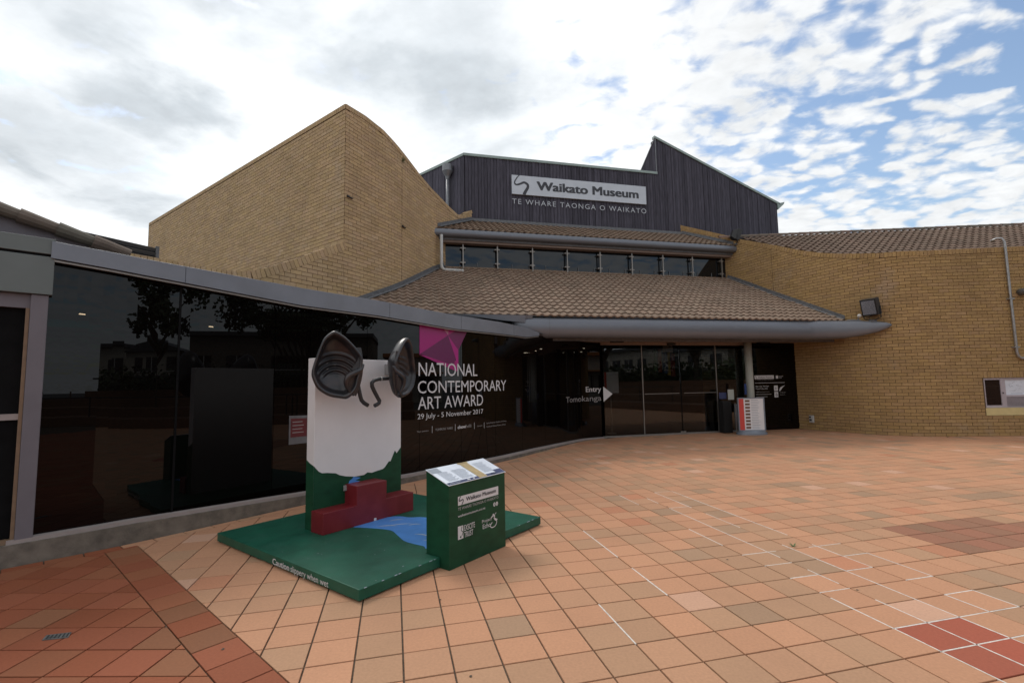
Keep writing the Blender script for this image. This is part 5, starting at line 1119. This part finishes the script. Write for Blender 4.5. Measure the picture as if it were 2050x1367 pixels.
b = MB(); text(b, 'TE WHARE TAONGA O WAIKATO', KF, 0.98, 0.506, 0.592, 0.026, -0.006); b.build('maori_lettering', 'signlet', kk)
b = MB(); text(b, 'waikatomuseum.co.nz', KF, 0.978, 0.444, 0.387, 0.021, 0.006)
b.build('web_address', 'white', kk)
for x_ in (1.508, 1.548): b = MB(); b.face([KF(x_+0.017*math.cos(a*math.pi/8), 0.457+0.021*math.sin(a*math.pi/8)) for a in range(16)]); b.build('social_icon', 'white', kk)
b = MB(); poly2(b, [(0.977, 0.243), (1.049, 0.243), (1.049, 0.36), (0.977, 0.363)], KF); text(b, 'EXSCITE', KF, 1.062, 0.306, 0.148, 0.05, 0.008); text(b, 'TRUST', KF, 1.062, 0.244, 0.122, 0.05, 0.008); b.build('trust_logo', 'white', kk)
b = MB(); text(b, 'Project', KF, 1.316, 0.315, 0.145, 0.030); text(b, 'Echo', KF, 1.325, 0.258, 0.12, 0.042, 0.006)
ribbon(b, smooth2([(1.47, 0.29), (1.44, 0.262), (1.465, 0.24), (1.515, 0.245), (1.54, 0.275), (1.53, 0.31), (1.50, 0.32)], 4), 0.009, KF); ribbon(b, smooth2([(1.455, 0.335), (1.48, 0.35), (1.51, 0.345), (1.50, 0.325), (1.525, 0.30), (1.55, 0.305)], 3), 0.013, KF); ribbon(b, [(1.50, 0.345), (1.52, 0.365), (1.535, 0.372)], 0.006, KF)
b.face([KF(1.488+0.011*math.cos(a*math.pi/5), 0.358+0.013*math.sin(a*math.pi/5)) for a in range(10)])
b.build('project_logo', 'white', kk)
b = MB(); text(b, 'f', KG, 1.503, 0.445, 0.010, 0.024, 0.01); text(b, 't', KG, 1.543, 0.445, 0.010, 0.024, 0.01); ribbon(b, [(1.03, 0.355), (1.02, 0.32), (1.045, 0.30), (1.028, 0.27)], 0.008, KG); poly2(b, [(1.0, 0.262), (1.012, 0.252), (1.024, 0.262), (1.012, 0.274)], KG); b.build('dark_marks', 'green', kk)
b = MB(); rs = random.Random(3)
for k in range(90):
    x = rs.uniform(-3, 9); y = rs.uniform(2.2, 13); r_ = rs.uniform(0.004, 0.014)
    if (Vector((x, y, 0))-SF).dot(SB) > -0.1 and -0.1 < (Vector((x, y, 0))-SF).dot(SA) < 2.6 or CURB.near(x, y)[0] < 0.3: continue
    b.face([(x+r_*math.cos(a)*rs.uniform(0.6, 1.2), y+r_*math.sin(a), 0.003) for a in [j*1.047 for j in range(6)]])
o = b.build('gum_spots', 'bark', plaza, kind='stuff')
b = MB()
for k in range(55):
    x = rs.uniform(0.03, 2.45); y = rs.uniform(0.03, 1.45); r_ = rs.uniform(0.003, 0.010); a0 = rs.uniform(0, 3)
    if 0.8 < x < 1.75 and y < 0.3: continue
    b.face([S3(x+r_*math.cos(a0+a)*rs.uniform(0.5, 1.5), y+r_*math.sin(a0+a)*rs.uniform(0.3, 1), 0.1015) for a in [j*1.256 for j in range(5)]])
for k in range(26):
    t_ = rs.uniform(0, 2.5); w_ = rs.uniform(0.006, 0.03); b.face([S3(t_, 0.0-0.0008, 0.096), S3(t_+w_, -0.0008, 0.098), S3(t_+w_*0.7, 0.004, 0.1012), S3(t_, 0.004, 0.1012)])
b.build('paint_chips', 'printgrey', sp, kind='stuff')
# tiny weeds in joints by the wing
for (x, y, tx) in ((11.95, 13.50, 'tiny weed in the paving joint at the foot of the right brick wall, left one'), (12.25, 13.46, 'tiny weed in the paving joint at the foot of the right brick wall, right one'), (2.78, 5.0, 'tiny weed sprouting from a paving joint right of the green box')):
    b = MB()
    for k in range(14):
        a = R.uniform(0, 6.28); l = R.uniform(0.02, 0.055); o_ = Vector((x, y, 0.0)); t_ = o_+Vector((math.cos(a)*l, math.sin(a)*l, l*0.6)); p = Vector((-math.sin(a), math.cos(a), 0))*0.007; b.face([o_-p, o_+p, t_])
    o = b.build('paving_weed', 'weed'); o['label'] = tx; o['category'] = 'plant'; o['group'] = 'weeds in the paving'

# ================================================================== SURROUNDINGS MIRRORED IN THE GLASS
def tree(x, y, h, cr, cz, lab, nl=5200):
    t = thing('plane_tree', lab, 'tree', (x, y, 0), 'plane trees across the plaza')
    rr = random.Random(int(x*10+y)); b = MB(); top_ = Vector((x+0.2, y, h*0.62)); b.tube([(x, y, 0), (x+0.05, y, 1.2), (x+0.1, y-0.05, h*0.38), top_], [0.26, 0.2, 0.16, 0.07], 10)
    tips = []
    for k in range(9):
        a = k*0.7+rr.random(); e = Vector((x+math.cos(a)*cr*rr.uniform(0.45, 0.85), y+math.sin(a)*cr*rr.uniform(0.45, 0.85), cz+rr.uniform(-0.5, 0.6)*cr*0.55)); st_ = Vector((x+0.1, y, h*rr.uniform(0.3, 0.45))); m_ = st_.lerp(e, 0.5)+Vector((0, 0, 0.25)); b.tube([st_, m_, e], [0.09, 0.06, 0.02], 6); tips += [e, m_, st_.lerp(e, 0.8)]
    b.build('trunk', 'bark', t)
    b = MB(); cl2 = []
    for k in range(34):
        while True:
            v = Vector((rr.uniform(-1, 1), rr.uniform(-1, 1), rr.uniform(-1, 1)))
            if v.length < 1: break
        cl2.append((Vector((x, y, cz))+Vector((v.x*cr, v.y*cr, v.z*cr*0.62)), rr.uniform(0.45, 1.0)))
    for k in range(nl):
        c_, r_ = cl2[rr.randrange(len(cl2))]; v = Vector((rr.gauss(0, 1), rr.gauss(0, 1), rr.gauss(0, 0.7))); v = c_+v.normalized()*r_*rr.uniform(0.4, 1.0)
        s_ = rr.uniform(0.08, 0.17); a = Vector((rr.uniform(-1, 1), rr.uniform(-1, 1), rr.uniform(-1, 1))).normalized(); e = a.orthogonal().normalized(); b.face([v-a*s_, v+e*s_*0.7, v+a*s_, v-e*s_*0.7])
    b.build('crown', 'leaf', t)
tree(16.5, -2.6, 8.5, 3.4, 6.3, 'spreading plane tree across the plaza, mirrored nearest the left post')
tree(19.5, 3.6, 8.5, 3.2, 6.6, 'spreading plane tree across the plaza, mirrored above the sculpture')
tree(10, -14, 8.0, 3.4, 5.8, 'spreading plane tree across the plaza, mirrored in the entrance doors', 4200)
def shop(x, y, wd, dp, h, lab, m_, rm, gable=False):
    t = thing('shop_building', lab, 'building', (x, y, 0), 'low shops across the plaza')
    b = MB(); b.box((x, y, 0), (dp, 0, 0), (0, wd, 0), (0, 0, h)); b.build('wall', m_, t)
    b = MB()
    if gable: b.prism([(x-0.3, y-0.3, h), (x-0.3, y+wd+0.3, h), (x-0.3, y+wd/2, h+wd*0.16)], (dp+0.6, 0, 0))
    else: b.box((x-0.4, y-0.2, h), (dp+0.6, 0, 0), (0, wd+0.4, 0), (0, 0, 0.35))
    b.build('roof', rm, t)
    n = max(2, int(wd/2.4))
    for z0, z1 in ((0.8, 2.4), (3.3, 4.5)) if h > 4.6 else ((0.8, 2.4),):
        for i in range(n):
            yy = y+wd*(i+0.5)/n; b = MB(); b.box((x-0.05, yy-0.75, z0), (0.1, 0, 0), (0, 1.5, 0), (0, 0, z1-z0)); wd_ = b.build('window', 'winglass', t)
            b = MB(); b.box((x-0.07, yy-0.03, z0), (0.03, 0, 0), (0, 0.06, 0), (0, 0, z1-z0)); b.box((x-0.09, yy-0.8, z0-0.08), (0.1, 0, 0), (0, 1.6, 0), (0, 0, 0.07)); b.build('window_bar', 'pvc', wd_)
    b = MB(); b.box((x-1.3, y, 2.75), (1.3, 0, 0), (0, wd, 0), (0, 0, 0.15)); b.build('verandah', rm, t)
shop(36, -30, 12, 9, 5.6, 'cream two-storey shop across the plaza with flat verandah, southernmost', 'plaster', 'dkroof')
shop(37, -16.5, 9, 9, 5.0, 'gabled cream shop across the plaza', 'plaster', 'dkroof', True)
shop(36, -6, 11, 9, 6.2, 'grey two-storey shop across the plaza mirrored above the ears', 'concrete', 'dkroof')
shop(37, 6.5, 7, 9, 4.4, 'low shop with orange verandah across the plaza', 'plaster', 'redroof')
t = thing('brick_terrace', 'stepped brown brick terrace along the far side of the plaza', 'retaining wall', (20, -4, 0))
for k in range(4):
    b = MB(); b.box((13.6+k*1.5, -16, 0), (8-k*1.5, 0, 0), (0, 25.5, 0), (0, 0, 0.42*(k+1))); b.build('terrace_step', 'terr', t)
b = MB()
for k in range(9): b.tube([(13.9, -14+k*2.6, 0.42), (13.9, -14+k*2.6, 1.35)], 0.03, 6)
b.tube([(13.9, -14, 1.35), (13.9, 7, 1.35)], 0.03, 6); b.build('handrail', 'black', t)
b = MB()
rr = random.Random(5)
for k in range(3800):
    c_ = Vector((rr.uniform(19.3, 21.3), rr.uniform(-16, 9), rr.uniform(1.6, 2.6+0.5*math.sin(rr.random()*6)))); s_ = rr.uniform(0.08, 0.18); a = Vector((rr.uniform(-1, 1), rr.uniform(-1, 1), rr.uniform(-1, 1))).normalized(); e = a.orthogonal().normalized(); b.face([c_-a*s_, c_+e*s_*0.7, c_+a*s_, c_-e*s_*0.7])
o = b.build('hedge', 'leaf'); o['label'] = 'dark leafy hedge on top of the brown brick terrace across the plaza'; o['category'] = 'hedge'
